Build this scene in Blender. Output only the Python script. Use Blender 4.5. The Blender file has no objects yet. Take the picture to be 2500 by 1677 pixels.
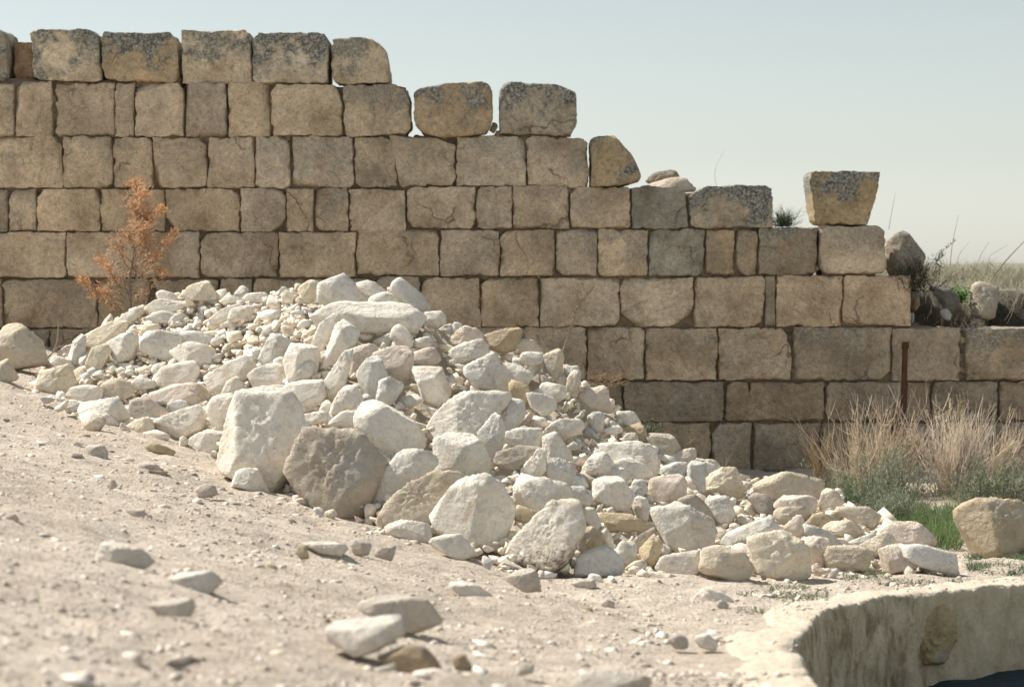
import bpy, bmesh, math, random
import numpy as np
from mathutils import Vector, Matrix

random.seed(7)
RNG = np.random.default_rng(11)
SC = bpy.context.scene
COL = SC.collection

# ------------------------------------------------------------------ camera
F = 5250.0                      # focal length in photo pixels (2500 wide)
TILT = math.atan((838.5 - 647.0) / F)
cam_d = bpy.data.cameras.new("camera")
cam = bpy.data.objects.new("camera", cam_d)
COL.objects.link(cam)
cam_d.sensor_width = 36.0
cam_d.lens = 36.0 * F / 2500.0
cam_d.clip_start = 0.1
cam_d.clip_end = 6000.0
cam.location = (0, 0, 0)
cam.rotation_euler = (math.pi / 2 - TILT, 0, 0)
cam_d.dof.use_dof = True
cam_d.dof.focus_distance = 16.8
cam_d.dof.aperture_fstop = 2.1
SC.camera = cam

# ------------------------------------------------------------------ sky, sun, exposure
TO_SUN = Vector((-0.60, 0.27, 0.75)).normalized()
SUN_EL = math.asin(TO_SUN.z)
SUN_AZ = math.atan2(TO_SUN.x, TO_SUN.y)
world = bpy.data.worlds.new("World")
SC.world = world
world.use_nodes = True
wn = world.node_tree
for n in list(wn.nodes):
    wn.nodes.remove(n)
sky = wn.nodes.new("ShaderNodeTexSky")
sky.sky_type = 'NISHITA'
sky.sun_disc = False
sky.sun_elevation = SUN_EL
sky.sun_rotation = SUN_AZ
sky.altitude = 600
sky.air_density = 1.5
sky.dust_density = 0.5
sky.ozone_density = 1.0
hs = wn.nodes.new("ShaderNodeHueSaturation")
hs.inputs["Saturation"].default_value = 0.33
bg = wn.nodes.new("ShaderNodeBackground")
bg.inputs["Strength"].default_value = 0.066
wo = wn.nodes.new("ShaderNodeOutputWorld")
wn.links.new(sky.outputs[0], hs.inputs["Color"])
tn_ = wn.nodes.new("ShaderNodeMix")
tn_.data_type = 'RGBA'
tn_.blend_type = 'MULTIPLY'
tn_.inputs[0].default_value = 1.0
tn_.inputs[7].default_value = (0.945, 1.0, 1.02, 1)
wn.links.new(hs.outputs[0], tn_.inputs[6])
wn.links.new(tn_.outputs[2], bg.inputs[0])
wn.links.new(bg.outputs[0], wo.inputs[0])

sun_d = bpy.data.lights.new("sun", 'SUN')
sun_d.energy = 4.4
sun_d.angle = math.radians(0.6)
sun_d.color = (1.0, 0.95, 0.86)
sun = bpy.data.objects.new("sun", sun_d)
COL.objects.link(sun)
sun.location = (-20, 15, 30)
sun.rotation_euler = TO_SUN.to_track_quat('Z', 'Y').to_euler()

SC.view_settings.view_transform = 'Standard'
SC.view_settings.look = 'None'
SC.view_settings.exposure = 0.76
SC.view_settings.gamma = 1.0
SC.view_settings.use_curve_mapping = False
SC.cycles.max_bounces = 6
SC.cycles.diffuse_bounces = 4

# ------------------------------------------------------------------ helpers
ST, CT = math.sin(TILT), math.cos(TILT)


def ray(px, py):
    """direction through photo pixel, scaled so its Y component is 1"""
    u = (px - 1250.0) / F
    v = (838.5 - py) / F
    y = CT + ST * v
    return u / y, (-ST + CT * v) / y


def at(px, py, Y):
    a, b = ray(px, py)
    return np.array([a * Y, Y, b * Y])


def _h(ix, iy, iz, seed):
    h = (ix.astype(np.uint32) * np.uint32(374761393) + iy.astype(np.uint32) * np.uint32(668265263)
         + iz.astype(np.uint32) * np.uint32(2147483647 - 1640531) + np.uint32((seed * 97531 + 12345) & 0x7fffffff))
    h = (h ^ (h >> np.uint32(13))) * np.uint32(1274126177)
    h = (h ^ (h >> np.uint32(16))) * np.uint32(2246822519)
    h = h ^ (h >> np.uint32(15))
    return h.astype(np.float64) / 2147483648.0 - 1.0


def vnoise(P, seed=0):
    P = np.asarray(P, float)
    I = np.floor(P).astype(np.int64)
    f = P - I
    w = f * f * f * (f * (f * 6 - 15) + 10)
    out = 0
    for dx in (0, 1):
        for dy in (0, 1):
            for dz in (0, 1):
                k = _h(I[:, 0] + dx, I[:, 1] + dy, I[:, 2] + dz, seed)
                out = out + k * (w[:, 0] if dx else 1 - w[:, 0]) * (w[:, 1] if dy else 1 - w[:, 1]) * (w[:, 2] if dz else 1 - w[:, 2])
    return out


def fbm(P, octaves=4, seed=0, gain=0.5):
    P = np.asarray(P, float)
    out, a, s = 0, 1.0, 1.0
    for o in range(octaves):
        out = out + a * vnoise(P * s + 17.3 * o, seed + o)
        a *= gain
        s *= 2.03
    return out


def sstep(x, a, b):
    t = np.clip((np.asarray(x, float) - a) / (b - a), 0, 1)
    return t * t * (3 - 2 * t)


def mk_mesh(name, V, Fc, smooth=True, tint=None):
    V = np.ascontiguousarray(V, np.float32)
    Fc = np.ascontiguousarray(Fc, np.int32)
    n, k = Fc.shape
    me = bpy.data.meshes.new(name)
    me.vertices.add(len(V))
    me.vertices.foreach_set("co", V.ravel())
    me.loops.add(n * k)
    me.loops.foreach_set("vertex_index", Fc.ravel())
    me.polygons.add(n)
    me.polygons.foreach_set("loop_start", np.arange(0, n * k, k, dtype=np.int32))
    if smooth:
        me.polygons.foreach_set("use_smooth", np.ones(n, dtype=bool))
    me.update(calc_edges=True)
    if tint is not None:
        at_ = me.color_attributes.new("tint", 'FLOAT_COLOR', 'POINT')
        c = np.ones((len(V), 4), np.float32)
        c[:, :3] = tint
        at_.data.foreach_set("color", c.ravel())
    return me


def obj(name, me, mat=None, parent=None, loc=None, color=None):
    o = bpy.data.objects.new(name, me)
    COL.objects.link(o)
    if mat is not None and me is not None and not me.materials:
        me.materials.append(mat)
    if loc is not None:
        o.location = loc
    if color is not None:
        o.color = color
    if parent is not None:
        o.parent = parent
    return o


def tag(o, label=None, cat=None, group=None, kind=None):
    if cat and not kind:
        kind = "thing"
    if label:
        o["label"] = label
    if cat:
        o["category"] = cat
    if group:
        o["group"] = group
    if kind:
        o["kind"] = kind
    return o


def empty(name, loc=(0, 0, 0)):
    o = bpy.data.objects.new(name, None)
    COL.objects.link(o)
    o.location = loc
    o.empty_display_size = 0.1
    return o


# ------------------------------------------------------------------ materials
class NT:
    def __init__(self, name):
        self.m = bpy.data.materials.new(name)
        self.m.use_nodes = True
        self.t = self.m.node_tree
        self.n = self.t.nodes
        self.b = self.n["Principled BSDF"]

    def new(self, typ, **kw):
        x = self.n.new(typ)
        for k, v in kw.items():
            if hasattr(x, k):
                setattr(x, k, v)
            else:
                x.inputs[k].default_value = v
        return x

    def link(self, a, b):
        self.t.links.new(a, b)

    def ramp(self, fac, *stops):
        r = self.new("ShaderNodeValToRGB")
        e = r.color_ramp.elements
        while len(e) < len(stops):
            e.new(0.5)
        for i, (p, c) in enumerate(stops):
            e[i].position = p
            e[i].color = (c, c, c, 1) if isinstance(c, (int, float)) else tuple(c) + (1,)
        self.link(fac, r.inputs[0])
        return r.outputs[0]

    def mix(self, fac, a, b, mode='MIX'):
        x = self.new("ShaderNodeMix", data_type='RGBA', blend_type=mode)
        for s, v in ((x.inputs[0], fac), (x.inputs[6], a), (x.inputs[7], b)):
            if hasattr(v, "links"):
                self.link(v, s)
            elif isinstance(v, (int, float)):
                s.default_value = v
            else:
                s.default_value = tuple(v) + (1,)
        return x.outputs[2]

    def math(self, op, a, b=0.0, clamp=False):
        x = self.new("ShaderNodeMath", operation=op, use_clamp=clamp)
        for s, v in ((x.inputs[0], a), (x.inputs[1], b)):
            if hasattr(v, "links"):
                self.link(v, s)
            else:
                s.default_value = v
        return x.outputs[0]

    def noise(self, vec, scale, detail=5, rough=0.55, dist=0.0):
        x = self.new("ShaderNodeTexNoise")
        x.inputs["Scale"].default_value = scale
        x.inputs["Detail"].default_value = detail
        x.inputs["Roughness"].default_value = rough
        x.inputs["Distortion"].default_value = dist
        if vec is not None:
            self.link(vec, x.inputs["Vector"])
        return x.outputs["Fac"]

    def pos(self, per_object=True, scale=(1, 1, 1), rot=(0, 0, 0)):
        g = self.new("ShaderNodeNewGeometry").outputs["Position"]
        if per_object:
            oi = self.new("ShaderNodeObjectInfo").outputs["Random"]
            cx = self.new("ShaderNodeCombineXYZ")
            self.link(self.math('MULTIPLY', oi, 57.0), cx.inputs[0])
            self.link(self.math('MULTIPLY', oi, 91.0), cx.inputs[1])
            self.link(self.math('MULTIPLY', oi, 33.0), cx.inputs[2])
            ad = self.new("ShaderNodeVectorMath", operation='ADD')
            self.link(g, ad.inputs[0])
            self.link(cx.outputs[0], ad.inputs[1])
            g = ad.outputs[0]
        mp = self.new("ShaderNodeMapping")
        mp.inputs["Scale"].default_value = scale
        mp.inputs["Rotation"].default_value = rot
        self.link(g, mp.inputs[0])
        return mp.outputs[0]

    def bump(self, h, strength, dist, prev=None):
        x = self.new("ShaderNodeBump")
        x.inputs["Strength"].default_value = strength
        x.inputs["Distance"].default_value = dist
        self.link(h, x.inputs["Height"])
        if prev is not None:
            self.link(prev, x.inputs["Normal"])
        return x.outputs[0]

    def done(self, col, normal=None, rough=0.9, spec=0.2):
        if hasattr(col, "links"):
            self.link(col, self.b.inputs["Base Color"])
        else:
            self.b.inputs["Base Color"].default_value = tuple(col) + (1,)
        self.b.inputs["Roughness"].default_value = rough
        self.b.inputs["Specular IOR Level"].default_value = spec
        if normal is not None:
            self.link(normal, self.b.inputs["Normal"])
        return self.m


def mat_wall():
    t = NT("weathered_ashlar")
    p = t.pos(True)
    oi = t.new("ShaderNodeObjectInfo")
    c = oi.outputs["Color"]
    n1 = t.noise(p, 3.2, 6, 0.6, 0.4)
    n2 = t.noise(p, 22.0, 6, 0.7, 0.2)
    n3 = t.noise(p, 110.0, 3, 0.6)
    col = t.mix(1.0, c, t.ramp(n1, (0.28, (0.66, 0.62, 0.58)), (0.5, (0.98, 0.98, 0.98)), (0.72, (1.22, 1.22, 1.22))), 'MULTIPLY')
    col = t.mix(1.0, col, t.ramp(n2, (0.30, (0.66, 0.635, 0.60)), (0.46, (0.96, 0.96, 0.96)), (0.70, (1.24, 1.23, 1.22))), 'MULTIPLY')
    col = t.mix(1.0, col, t.ramp(n3, (0.3, (0.78, 0.78, 0.78)), (0.55, (1.02, 1.02, 1.02)), (0.75, (1.22, 1.22, 1.22))), 'MULTIPLY')
    n4 = t.noise(p, 52.0, 5, 0.72, 0.4)
    col = t.mix(1.0, col, t.ramp(n4, (0.32, (0.72, 0.70, 0.67)), (0.47, (0.98, 0.98, 0.98)), (0.68, (1.2, 1.2, 1.19))), 'MULTIPLY')
    # ochre bleeding and pale calcite patches
    oc = t.noise(t.pos(True, (1.5, 1.5, 1.0)), 2.6, 4, 0.6, 0.6)
    col = t.mix(t.math('MULTIPLY', t.ramp(oc, (0.54, 0.0), (0.70, 1.0)), 0.32), col, (0.46, 0.32, 0.19))
    pa = t.noise(t.pos(True, (1.0, 1.0, 1.0)), 3.7, 5, 0.65, 0.5)
    col = t.mix(t.math('MULTIPLY', t.ramp(pa, (0.60, 0.0), (0.72, 1.0)), 0.42), col, (0.52, 0.45, 0.36))
    gr = t.noise(t.pos(True, (0.8, 0.8, 0.6)), 1.9, 5, 0.6, 0.3)
    col = t.mix(t.math('MULTIPLY', t.ramp(gr, (0.56, 0.0), (0.70, 1.0)), 0.45), col, (0.22, 0.205, 0.175))
    # bedding cracks and pits
    vr = t.new("ShaderNodeVectorRotate", rotation_type='Y_AXIS')
    t.link(p, vr.inputs["Vector"])
    t.link(t.math('MULTIPLY', oi.outputs["Random"], 3.1), vr.inputs["Angle"])
    mpb = t.new("ShaderNodeMapping")
    mpb.inputs["Scale"].default_value = (3.0, 3.0, 11.0)
    t.link(vr.outputs[0], mpb.inputs[0])
    bed = t.noise(mpb.outputs[0], 1.0, 6, 0.65, 1.0)
    bmask = t.ramp(t.math('FRACT', t.math('MULTIPLY', oi.outputs["Random"], 7.31)), (0.55, 0.0), (0.8, 1.0))
    bedc = t.ramp(bed, (0.38, 0.0), (0.46, 1.0))
    col = t.mix(t.math('MULTIPLY', t.math('SUBTRACT', 1.0, bedc), t.math('MULTIPLY', bmask, 0.32)), col, (0.16, 0.12, 0.075))
    wv = t.new("ShaderNodeVectorMath", operation='ADD')
    dz = t.new("ShaderNodeTexNoise")
    dz.inputs["Scale"].default_value = 6.0
    dz.inputs["Detail"].default_value = 5
    t.link(p, dz.inputs["Vector"])
    dsc = t.new("ShaderNodeVectorMath", operation='SCALE')
    dsc.inputs["Scale"].default_value = 0.22
    t.link(dz.outputs["Color"], dsc.inputs[0])
    t.link(p, wv.inputs[0])
    t.link(dsc.outputs[0], wv.inputs[1])
    vo = t.new("ShaderNodeTexVoronoi", feature='DISTANCE_TO_EDGE')
    vo.inputs["Scale"].default_value = 2.1
    t.link(wv.outputs[0], vo.inputs["Vector"])
    crk = t.math('MULTIPLY', t.ramp(vo.outputs["Distance"], (0.006, 1.0), (0.022, 0.0)), t.ramp(t.noise(p, 1.7, 2), (0.58, 0.0), (0.66, 1.0)))
    col = t.mix(t.math('MULTIPLY', crk, 0.5), col, (0.075, 0.055, 0.035))
    big = t.noise(p, 1.4, 3, 0.5, 0.3)
    col = t.mix(1.0, col, t.ramp(big, (0.32, (0.78, 0.77, 0.75)), (0.5, (1.0, 1.0, 1.0)), (0.68, (1.2, 1.2, 1.19))), 'MULTIPLY')
    pit = t.noise(p, 9.0, 4, 0.7, 0.8)
    pitm = t.ramp(pit, (0.27, 1.0), (0.33, 0.0))
    col = t.mix(t.math('MULTIPLY', pitm, 0.6), col, (0.07, 0.055, 0.04))
    # lichen crust on the exposed top stones (alpha of the object colour says how much)
    tc = t.new("ShaderNodeTexCoord")
    sx = t.new("ShaderNodeSeparateXYZ")
    t.link(tc.outputs["Generated"], sx.inputs[0])
    ln = t.noise(p, 7.0, 6, 0.72, 0.5)
    ln2 = t.noise(p, 3.1, 3, 0.6, 0.6)
    lm = t.math('ADD', t.math('ADD', t.math('MULTIPLY', ln, 1.6), t.math('MULTIPLY', ln2, 2.2)), t.math('MULTIPLY', sx.outputs[2], 0.7))
    lm = t.math('SUBTRACT', lm, 2.2)
    lm = t.math('MULTIPLY', lm, 3.2, True)
    lm = t.math('MULTIPLY', lm, 0.93)
    lm = t.math('MULTIPLY', lm, oi.outputs["Alpha"])
    lc = t.ramp(t.noise(p, 38.0, 5, 0.75), (0.32, (0.05, 0.052, 0.05)), (0.47, (0.17, 0.17, 0.15)), (0.64, (0.52, 0.50, 0.43)))
    col = t.mix(lm, col, lc)
    nb = t.bump(n2, 0.9, 0.03)
    nb = t.bump(n4, 0.6, 0.012, nb)
    nb = t.bump(n3, 0.5, 0.008, nb)
    nb = t.bump(t.math('SUBTRACT', 1.0, crk), 0.6, 0.02, nb)
    nb = t.bump(t.mix(bmask, (0.5, 0.5, 0.5), bed), 0.8, 0.025, nb)
    return t.done(col, nb, 0.92, 0.15)


def mat_rock(name="rubble_limestone", spots=0.0):
    t = NT(name)
    p = t.pos(True)
    oi = t.new("ShaderNodeObjectInfo")
    c = oi.outputs["Color"]
    n1 = t.noise(p, 4.0, 5, 0.6, 0.3)
    n2 = t.noise(p, 26.0, 6, 0.68, 0.2)
    n3 = t.noise(p, 130.0, 3, 0.6)
    col = t.mix(1.0, c, t.ramp(n1, (0.25, (0.80, 0.78, 0.75)), (0.5, (1, 1, 1)), (0.75, (1.12, 1.12, 1.12))), 'MULTIPLY')
    col = t.mix(1.0, col, t.ramp(n2, (0.27, (0.72, 0.69, 0.65)), (0.45, (0.98, 0.98, 0.98)), (0.75, (1.10, 1.10, 1.10))), 'MULTIPLY')
    gp = t.noise(p, 2.7, 4, 0.6, 0.6)
    col = t.mix(t.math('MULTIPLY', t.ramp(gp, (0.55, 0.0), (0.66, 1.0)), 0.4), col, (0.50, 0.50, 0.47))
    op = t.noise(p, 2.1, 4, 0.62, 0.8)
    col = t.mix(t.math('MULTIPLY', t.ramp(op, (0.58, 0.0), (0.72, 1.0)), 0.55), col, (0.56, 0.43, 0.275))
    if spots:
        sp = t.noise(p, 30.0, 5, 0.8, 0.5)
        tc = t.new("ShaderNodeTexCoord")
        sx = t.new("ShaderNodeSeparateXYZ")
        t.link(tc.outputs["Generated"], sx.inputs[0])
        low = t.ramp(sx.outputs[2], (0.2, 1.0), (0.62, 0.0))
        col = t.mix(t.math('MULTIPLY', t.math('MULTIPLY', t.ramp(sp, (0.47, 0.0), (0.58, 1.0)), low), spots), col, (0.11, 0.08, 0.05))
    nm = t.noise(p, 11.0, 5, 0.65, 0.3)
    nb = t.bump(nm, 0.6, 0.04)
    nb = t.bump(n2, 0.9, 0.028, nb)
    nb = t.bump(n3, 0.5, 0.008, nb)
    return t.done(col, nb, 0.93, 0.12)


def mat_tint(name, rough=0.92, bscale=60.0, transl=False):
    """colour from the mesh's own tint attribute with a little grain"""
    t = NT(name)
    a = t.new("ShaderNodeAttribute", attribute_name="tint").outputs["Color"]
    p = t.pos(False)
    n = t.noise(p, bscale, 4, 0.6)
    col = t.mix(1.0, a, t.ramp(n, (0.3, (0.8, 0.8, 0.8)), (0.7, (1.15, 1.15, 1.15))), 'MULTIPLY')
    m = t.done(col, t.bump(n, 0.4, 0.008), rough, 0.12)
    if transl:
        tr = t.new("ShaderNodeBsdfTranslucent")
        t.link(col, tr.inputs["Color"])
        mx = t.new("ShaderNodeMixShader")
        mx.inputs[0].default_value = 0.5
        t.link(t.b.outputs[0], mx.inputs[1])
        t.link(tr.outputs[0], mx.inputs[2])
        t.link(mx.outputs[0], t.n["Material Output"].inputs[0])
    return m


def mat_ground():
    t = NT("dusty_ground")
    p = t.pos(False)
    sep = t.new("ShaderNodeSeparateXYZ")
    t.link(t.new("ShaderNodeNewGeometry").outputs["Position"], sep.inputs[0])
    n1 = t.noise(p, 0.9, 6, 0.6, 0.4)
    n2 = t.noise(p, 9.0, 6, 0.7, 0.3)
    n3 = t.noise(p, 55.0, 5, 0.7)
    col = t.ramp(n1, (0.3, (0.54, 0.458, 0.372)), (0.5, (0.605, 0.518, 0.428)), (0.7, (0.67, 0.585, 0.49)))
    col = t.mix(1.0, col, t.ramp(n2, (0.3, (0.74, 0.72, 0.70)), (0.5, (1, 1, 1)), (0.72, (1.16, 1.16, 1.15))), 'MULTIPLY')
    col = t.mix(1.0, col, t.ramp(n3, (0.3, (0.66, 0.64, 0.62)), (0.5, (1, 1, 1)), (0.7, (1.2, 1.2, 1.2))), 'MULTIPLY')
    v = t.new("ShaderNodeTexVoronoi")
    v.inputs["Scale"].default_value = 34.0
    t.link(p, v.inputs["Vector"])
    sv = t.new("ShaderNodeSeparateXYZ")
    t.link(v.outputs["Color"], sv.inputs[0])
    peb = t.math('MULTIPLY', t.ramp(sv.outputs[0], (0.80, 0.0), (0.84, 1.0)), t.ramp(v.outputs["Distance"], (0.25, 1.0), (0.42, 0.0)))
    col = t.mix(t.math('MULTIPLY', peb, 0.5), col, (0.62, 0.56, 0.47))
    # dry grassland beyond the wall
    far = t.ramp(t.math('DIVIDE', sep.outputs[1], 60.0), (0.355, 0.0), (0.375, 1.0))
    fn = t.noise(t.pos(False, (1.0, 0.25, 1.0)), 0.8, 6, 0.7)
    fcol = t.ramp(fn, (0.3, (0.24, 0.24, 0.19)), (0.5, (0.31, 0.30, 0.235)), (0.72, (0.40, 0.37, 0.295)))
    col = t.mix(far, col, fcol)
    bank_shade = t.math('MULTIPLY', t.ramp(t.math('DIVIDE', sep.outputs[1], 60.0), (0.352, 0.0), (0.354, 1.0)), t.ramp(t.math('DIVIDE', sep.outputs[1], 60.0), (0.364, 1.0), (0.372, 0.0)))  # shadow on the bank's front painted into the ground colour as a near-black band
    col = t.mix(bank_shade, col, t.ramp(n2, (0.3, (0.045, 0.04, 0.032)), (0.7, (0.13, 0.11, 0.085))))
    nb = t.bump(n2, 0.8, 0.07)
    nb = t.bump(n3, 0.8, 0.02, nb)
    nb = t.bump(peb, 0.5, 0.01, nb)
    return t.done(col, nb, 0.95, 0.1)


def mat_plaster():
    t = NT("old_lime_plaster")
    p = t.pos(False)
    sep = t.new("ShaderNodeSeparateXYZ")
    t.link(t.new("ShaderNodeNewGeometry").outputs["Normal"], sep.inputs[0])
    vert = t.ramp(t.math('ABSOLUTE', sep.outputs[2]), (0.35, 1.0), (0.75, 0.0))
    n1 = t.noise(p, 5.0, 6, 0.65, 0.4)
    n2 = t.noise(p, 45.0, 5, 0.7)
    col = t.ramp(n1, (0.3, (0.57, 0.49, 0.375)), (0.5, (0.64, 0.565, 0.445)), (0.7, (0.70, 0.63, 0.515)))
    col = t.mix(1.0, col, t.ramp(n2, (0.3, (0.82, 0.81, 0.79)), (0.7, (1.1, 1.1, 1.1))), 'MULTIPLY')
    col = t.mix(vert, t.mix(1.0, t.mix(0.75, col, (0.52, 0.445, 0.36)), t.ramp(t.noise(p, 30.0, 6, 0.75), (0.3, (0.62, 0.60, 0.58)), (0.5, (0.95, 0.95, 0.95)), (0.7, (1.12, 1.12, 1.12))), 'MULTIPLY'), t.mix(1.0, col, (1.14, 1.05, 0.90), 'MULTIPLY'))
    st = t.noise(t.pos(False, (6.0, 6.0, 3.4)), 1.0, 8, 0.76, 0.9)
    at_ = t.new("ShaderNodeAttribute", attribute_name="tint").outputs["Fac"]
    sm = t.math('MULTIPLY', t.ramp(st, (0.44, 0.0), (0.60, 1.0)), t.math('MULTIPLY', vert, at_))
    col = t.mix(t.math('MULTIPLY', sm, 0.78), col, (0.25, 0.155, 0.082))
    st2 = t.noise(t.pos(False, (4.0, 4.0, 1.2)), 1.3, 5, 0.6, 0.5)
    col = t.mix(t.math('MULTIPLY', t.math('MULTIPLY', t.ramp(st2, (0.5, 0.0), (0.68, 1.0)), vert), 0.4), col, (0.40, 0.29, 0.15))
    nb = t.bump(n1, 0.5, 0.03)
    nb = t.bump(n2, 0.5, 0.01, nb)
    nb = t.bump(st, 0.15, 0.012, nb)
    return t.done(col, nb, 0.9, 0.15)


def mat_plain(name, c0, c1, scale=8.0, rough=0.9, bump=0.02, stretch=(1, 1, 1)):
    t = NT(name)
    p = t.pos(False, stretch)
    n = t.noise(p, scale, 6, 0.65, 0.3)
    col = t.ramp(n, (0.3, c0), (0.7, c1))
    return t.done(col, t.bump(n, 0.6, bump), rough, 0.2)


M_WALL = mat_wall()
M_ROCK = mat_rock()
M_SPOT = mat_rock("lichen_spotted_limestone", 0.9)
M_CHIP = mat_tint("stone_chips")
M_STEM = mat_tint("dry_stems", 0.85, 90.0, True)
M_LEAF = mat_tint("leaves", 0.7, 90.0, True)
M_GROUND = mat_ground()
M_PLASTER = mat_plaster()
M_CORE = mat_plain("earth_joint", (0.12, 0.094, 0.066), (0.30, 0.235, 0.165), 14.0, 0.95, 0.03)
M_SHADED_SILT = mat_plain("shaded_dark_silt", (0.016, 0.034, 0.045), (0.045, 0.07, 0.08), 16.0, 0.8, 0.04)  # basin wall's shadow on the floor is put into this near-black colour
M_RUST = mat_plain("rusty_iron", (0.05, 0.026, 0.017), (0.12, 0.06, 0.034), 25.0, 0.8, 0.004, (1, 1, 0.3))
M_BARK = mat_plain("grey_dead_bark", (0.13, 0.10, 0.075), (0.30, 0.245, 0.19), 60.0, 0.9, 0.004, (1, 1, 0.3))

# ------------------------------------------------------------------ ground shape
WALL_Y = 21.0
BASE_Y = np.array([-20, 3, 7, 8.5, 12, 14, 17, 21])
BASE_Z = np.array([-1.8, -1.8, -1.80, -1.80, -2.0, -2.10, -2.07, -2.0])


def front_z(x, Y):
    b = np.interp(Y, BASE_Y, BASE_Z)
    w = 0.35
    s = np.logaddexp(0, (0.5 - x) / w) * w
    s = np.minimum(s, 7.0)
    return b + 0.22 * s + 0.12 * sstep(Y, 16, 18.5) * sstep(-x, 2.2, 3.8)


def back_z(x, Y):
    h = -0.66 + 0.40 * sstep(Y + 0.12 * np.sin(x * 5.1), 21.72, 22.0) - 0.0 + 0.18 * sstep(Y, 25, 34) - 0.5 * sstep(Y, 34, 70)
    h = h + 0.10 * sstep(x, 2.5, 6.0) * sstep(Y, 22, 26) * (1 - sstep(Y, 34, 60))
    return h - 6.0 * sstep(Y, 60, 1200)


def ground_z(x, Y, detail=True):
    x = np.asarray(x, float)
    Y = np.asarray(Y, float)
    k = sstep(Y, 21.2, 21.42)
    z = front_z(x, Y) * (1 - k) + back_z(x, Y) * k
    if detail:
        P = np.stack([x, Y, np.zeros_like(x)], -1).reshape(-1, 3)
        near = (1 - sstep(Y, 30, 60))
        d = 0.035 * fbm(P * 1.1, 3, 5) + 0.02 * fbm(P * np.array([4.0, 6.5, 1]), 4, 9, 0.6)
        z = z + d.reshape(x.shape) * near
    return z


def hit_ground(px, py):
    a, b = ray(px, py)
    lo, hi = 4.0, 21.0
    for _ in range(40):
        m = 0.5 * (lo + hi)
        if b * m > front_z(np.array(a * m), m):
            lo = m
        else:
            hi = m
    return 0.5 * (lo + hi)


# rim of the sunken plastered basin, lower right
RIM_PX = [(2720, 1416), (2500, 1430), (2400, 1441), (2325, 1447), (2250, 1453), (2175, 1458), (2139, 1468), (2100, 1478), (2055, 1487), (2010, 1500), (1992, 1512),
          (1978, 1537), (1956, 1558), (1944, 1578), (1950, 1597), (1964, 1620), (1976, 1636), (1972, 1650), (1986, 1669), (2030, 1730), (2085, 1800)]
rim = []
for px, py in RIM_PX:
    Y = hit_ground(px, py)
    a, b = ray(px, py)
    rim.append((a * Y, Y))
rim = np.array(rim)
# resample smoothly
seg = np.concatenate([[0], np.cumsum(np.linalg.norm(np.diff(rim, axis=0), axis=1))])
tt = np.linspace(0, seg[-1], 420)
RIM = np.stack([np.interp(tt, seg, rim[:, 0]), np.interp(tt, seg, rim[:, 1])], 1)
for _ in range(14):
    RIM[1:-1] = 0.25 * RIM[:-2] + 0.5 * RIM[1:-1] + 0.25 * RIM[2:]
POLY = np.concatenate([RIM, [[6.5, 8.0], [9.0, 12.0], [9.0, 14.5]]])


def in_poly(x, y, poly):
    inside = np.zeros(x.shape, bool)
    j = len(poly) - 1
    for i in range(len(poly)):
        xi, yi = poly[i]
        xj, yj = poly[j]
        c = ((yi > y) != (yj > y)) & (x < (xj - xi) * (y - yi) / (yj - yi + 1e-12) + xi)
        inside ^= c
        j = i
    return inside


_t = np.gradient(RIM, axis=0)
_t /= np.linalg.norm(_t, axis=1)[:, None]
RIM_N = np.stack([_t[:, 1], -_t[:, 0]], 1)
if ((POLY.mean(0) - RIM[110]) @ RIM_N[110]) < 0:
    RIM_N = -RIM_N
POLY_OUT = np.concatenate([RIM - 0.09 * RIM_N, POLY[len(RIM):]])


def rim_dist(x, Y):
    d = np.full(x.shape, 9.0)
    m = (x > 0.3) & (x < 5.5) & (Y > 8.5) & (Y < 16)
    q = np.stack([x[m], Y[m]], 1)
    if len(q):
        d[m] = np.sqrt(((q[:, None, :] - RIM[None, ::6, :]) ** 2).sum(2).min(1))
    return d


def grid_mesh(name, xs, ys, zf, keep=None):
    X, Yg = np.meshgrid(xs, ys)
    Z = zf(X, Yg)
    V = np.stack([X, Yg, Z], -1).reshape(-1, 3)
    nx, ny = len(xs), len(ys)
    i = np.arange(nx - 1)[None, :] + nx * np.arange(ny - 1)[:, None]
    i = i.ravel()
    Fc = np.stack([i, i + 1, i + 1 + nx, i + nx], 1)
    if keep is not None:
        c = V[Fc].mean(1)
        Fc = Fc[keep(c)]
    return mk_mesh(name, V, Fc)


xs = np.concatenate([[-3000, -1200, -500, -200, -80, -40, -22, -14, -10, -8], np.linspace(-7, 7, 281),
                     [8, 10, 14, 22, 40, 80, 200, 500, 1200, 3000]])
ys = np.concatenate([[-40, -20, -8, -2, 2, 4, 5.5], np.linspace(6.2, 22, 330), np.linspace(22.2, 32, 45),
                     [34, 37, 41, 46, 52, 60, 75, 100, 150, 240, 400, 700, 1200, 2500, 4500]])


def gz(x, Y):
    w = sstep(rim_dist(x, Y), 0.22, 0.8)
    return ground_z(x, Y) * w + (ground_z(x, Y, False) - 0.004) * (1 - w)


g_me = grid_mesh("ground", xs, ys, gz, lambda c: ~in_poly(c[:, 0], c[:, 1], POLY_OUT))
tag(obj("ground", g_me, M_GROUND), kind="structure")

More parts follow.
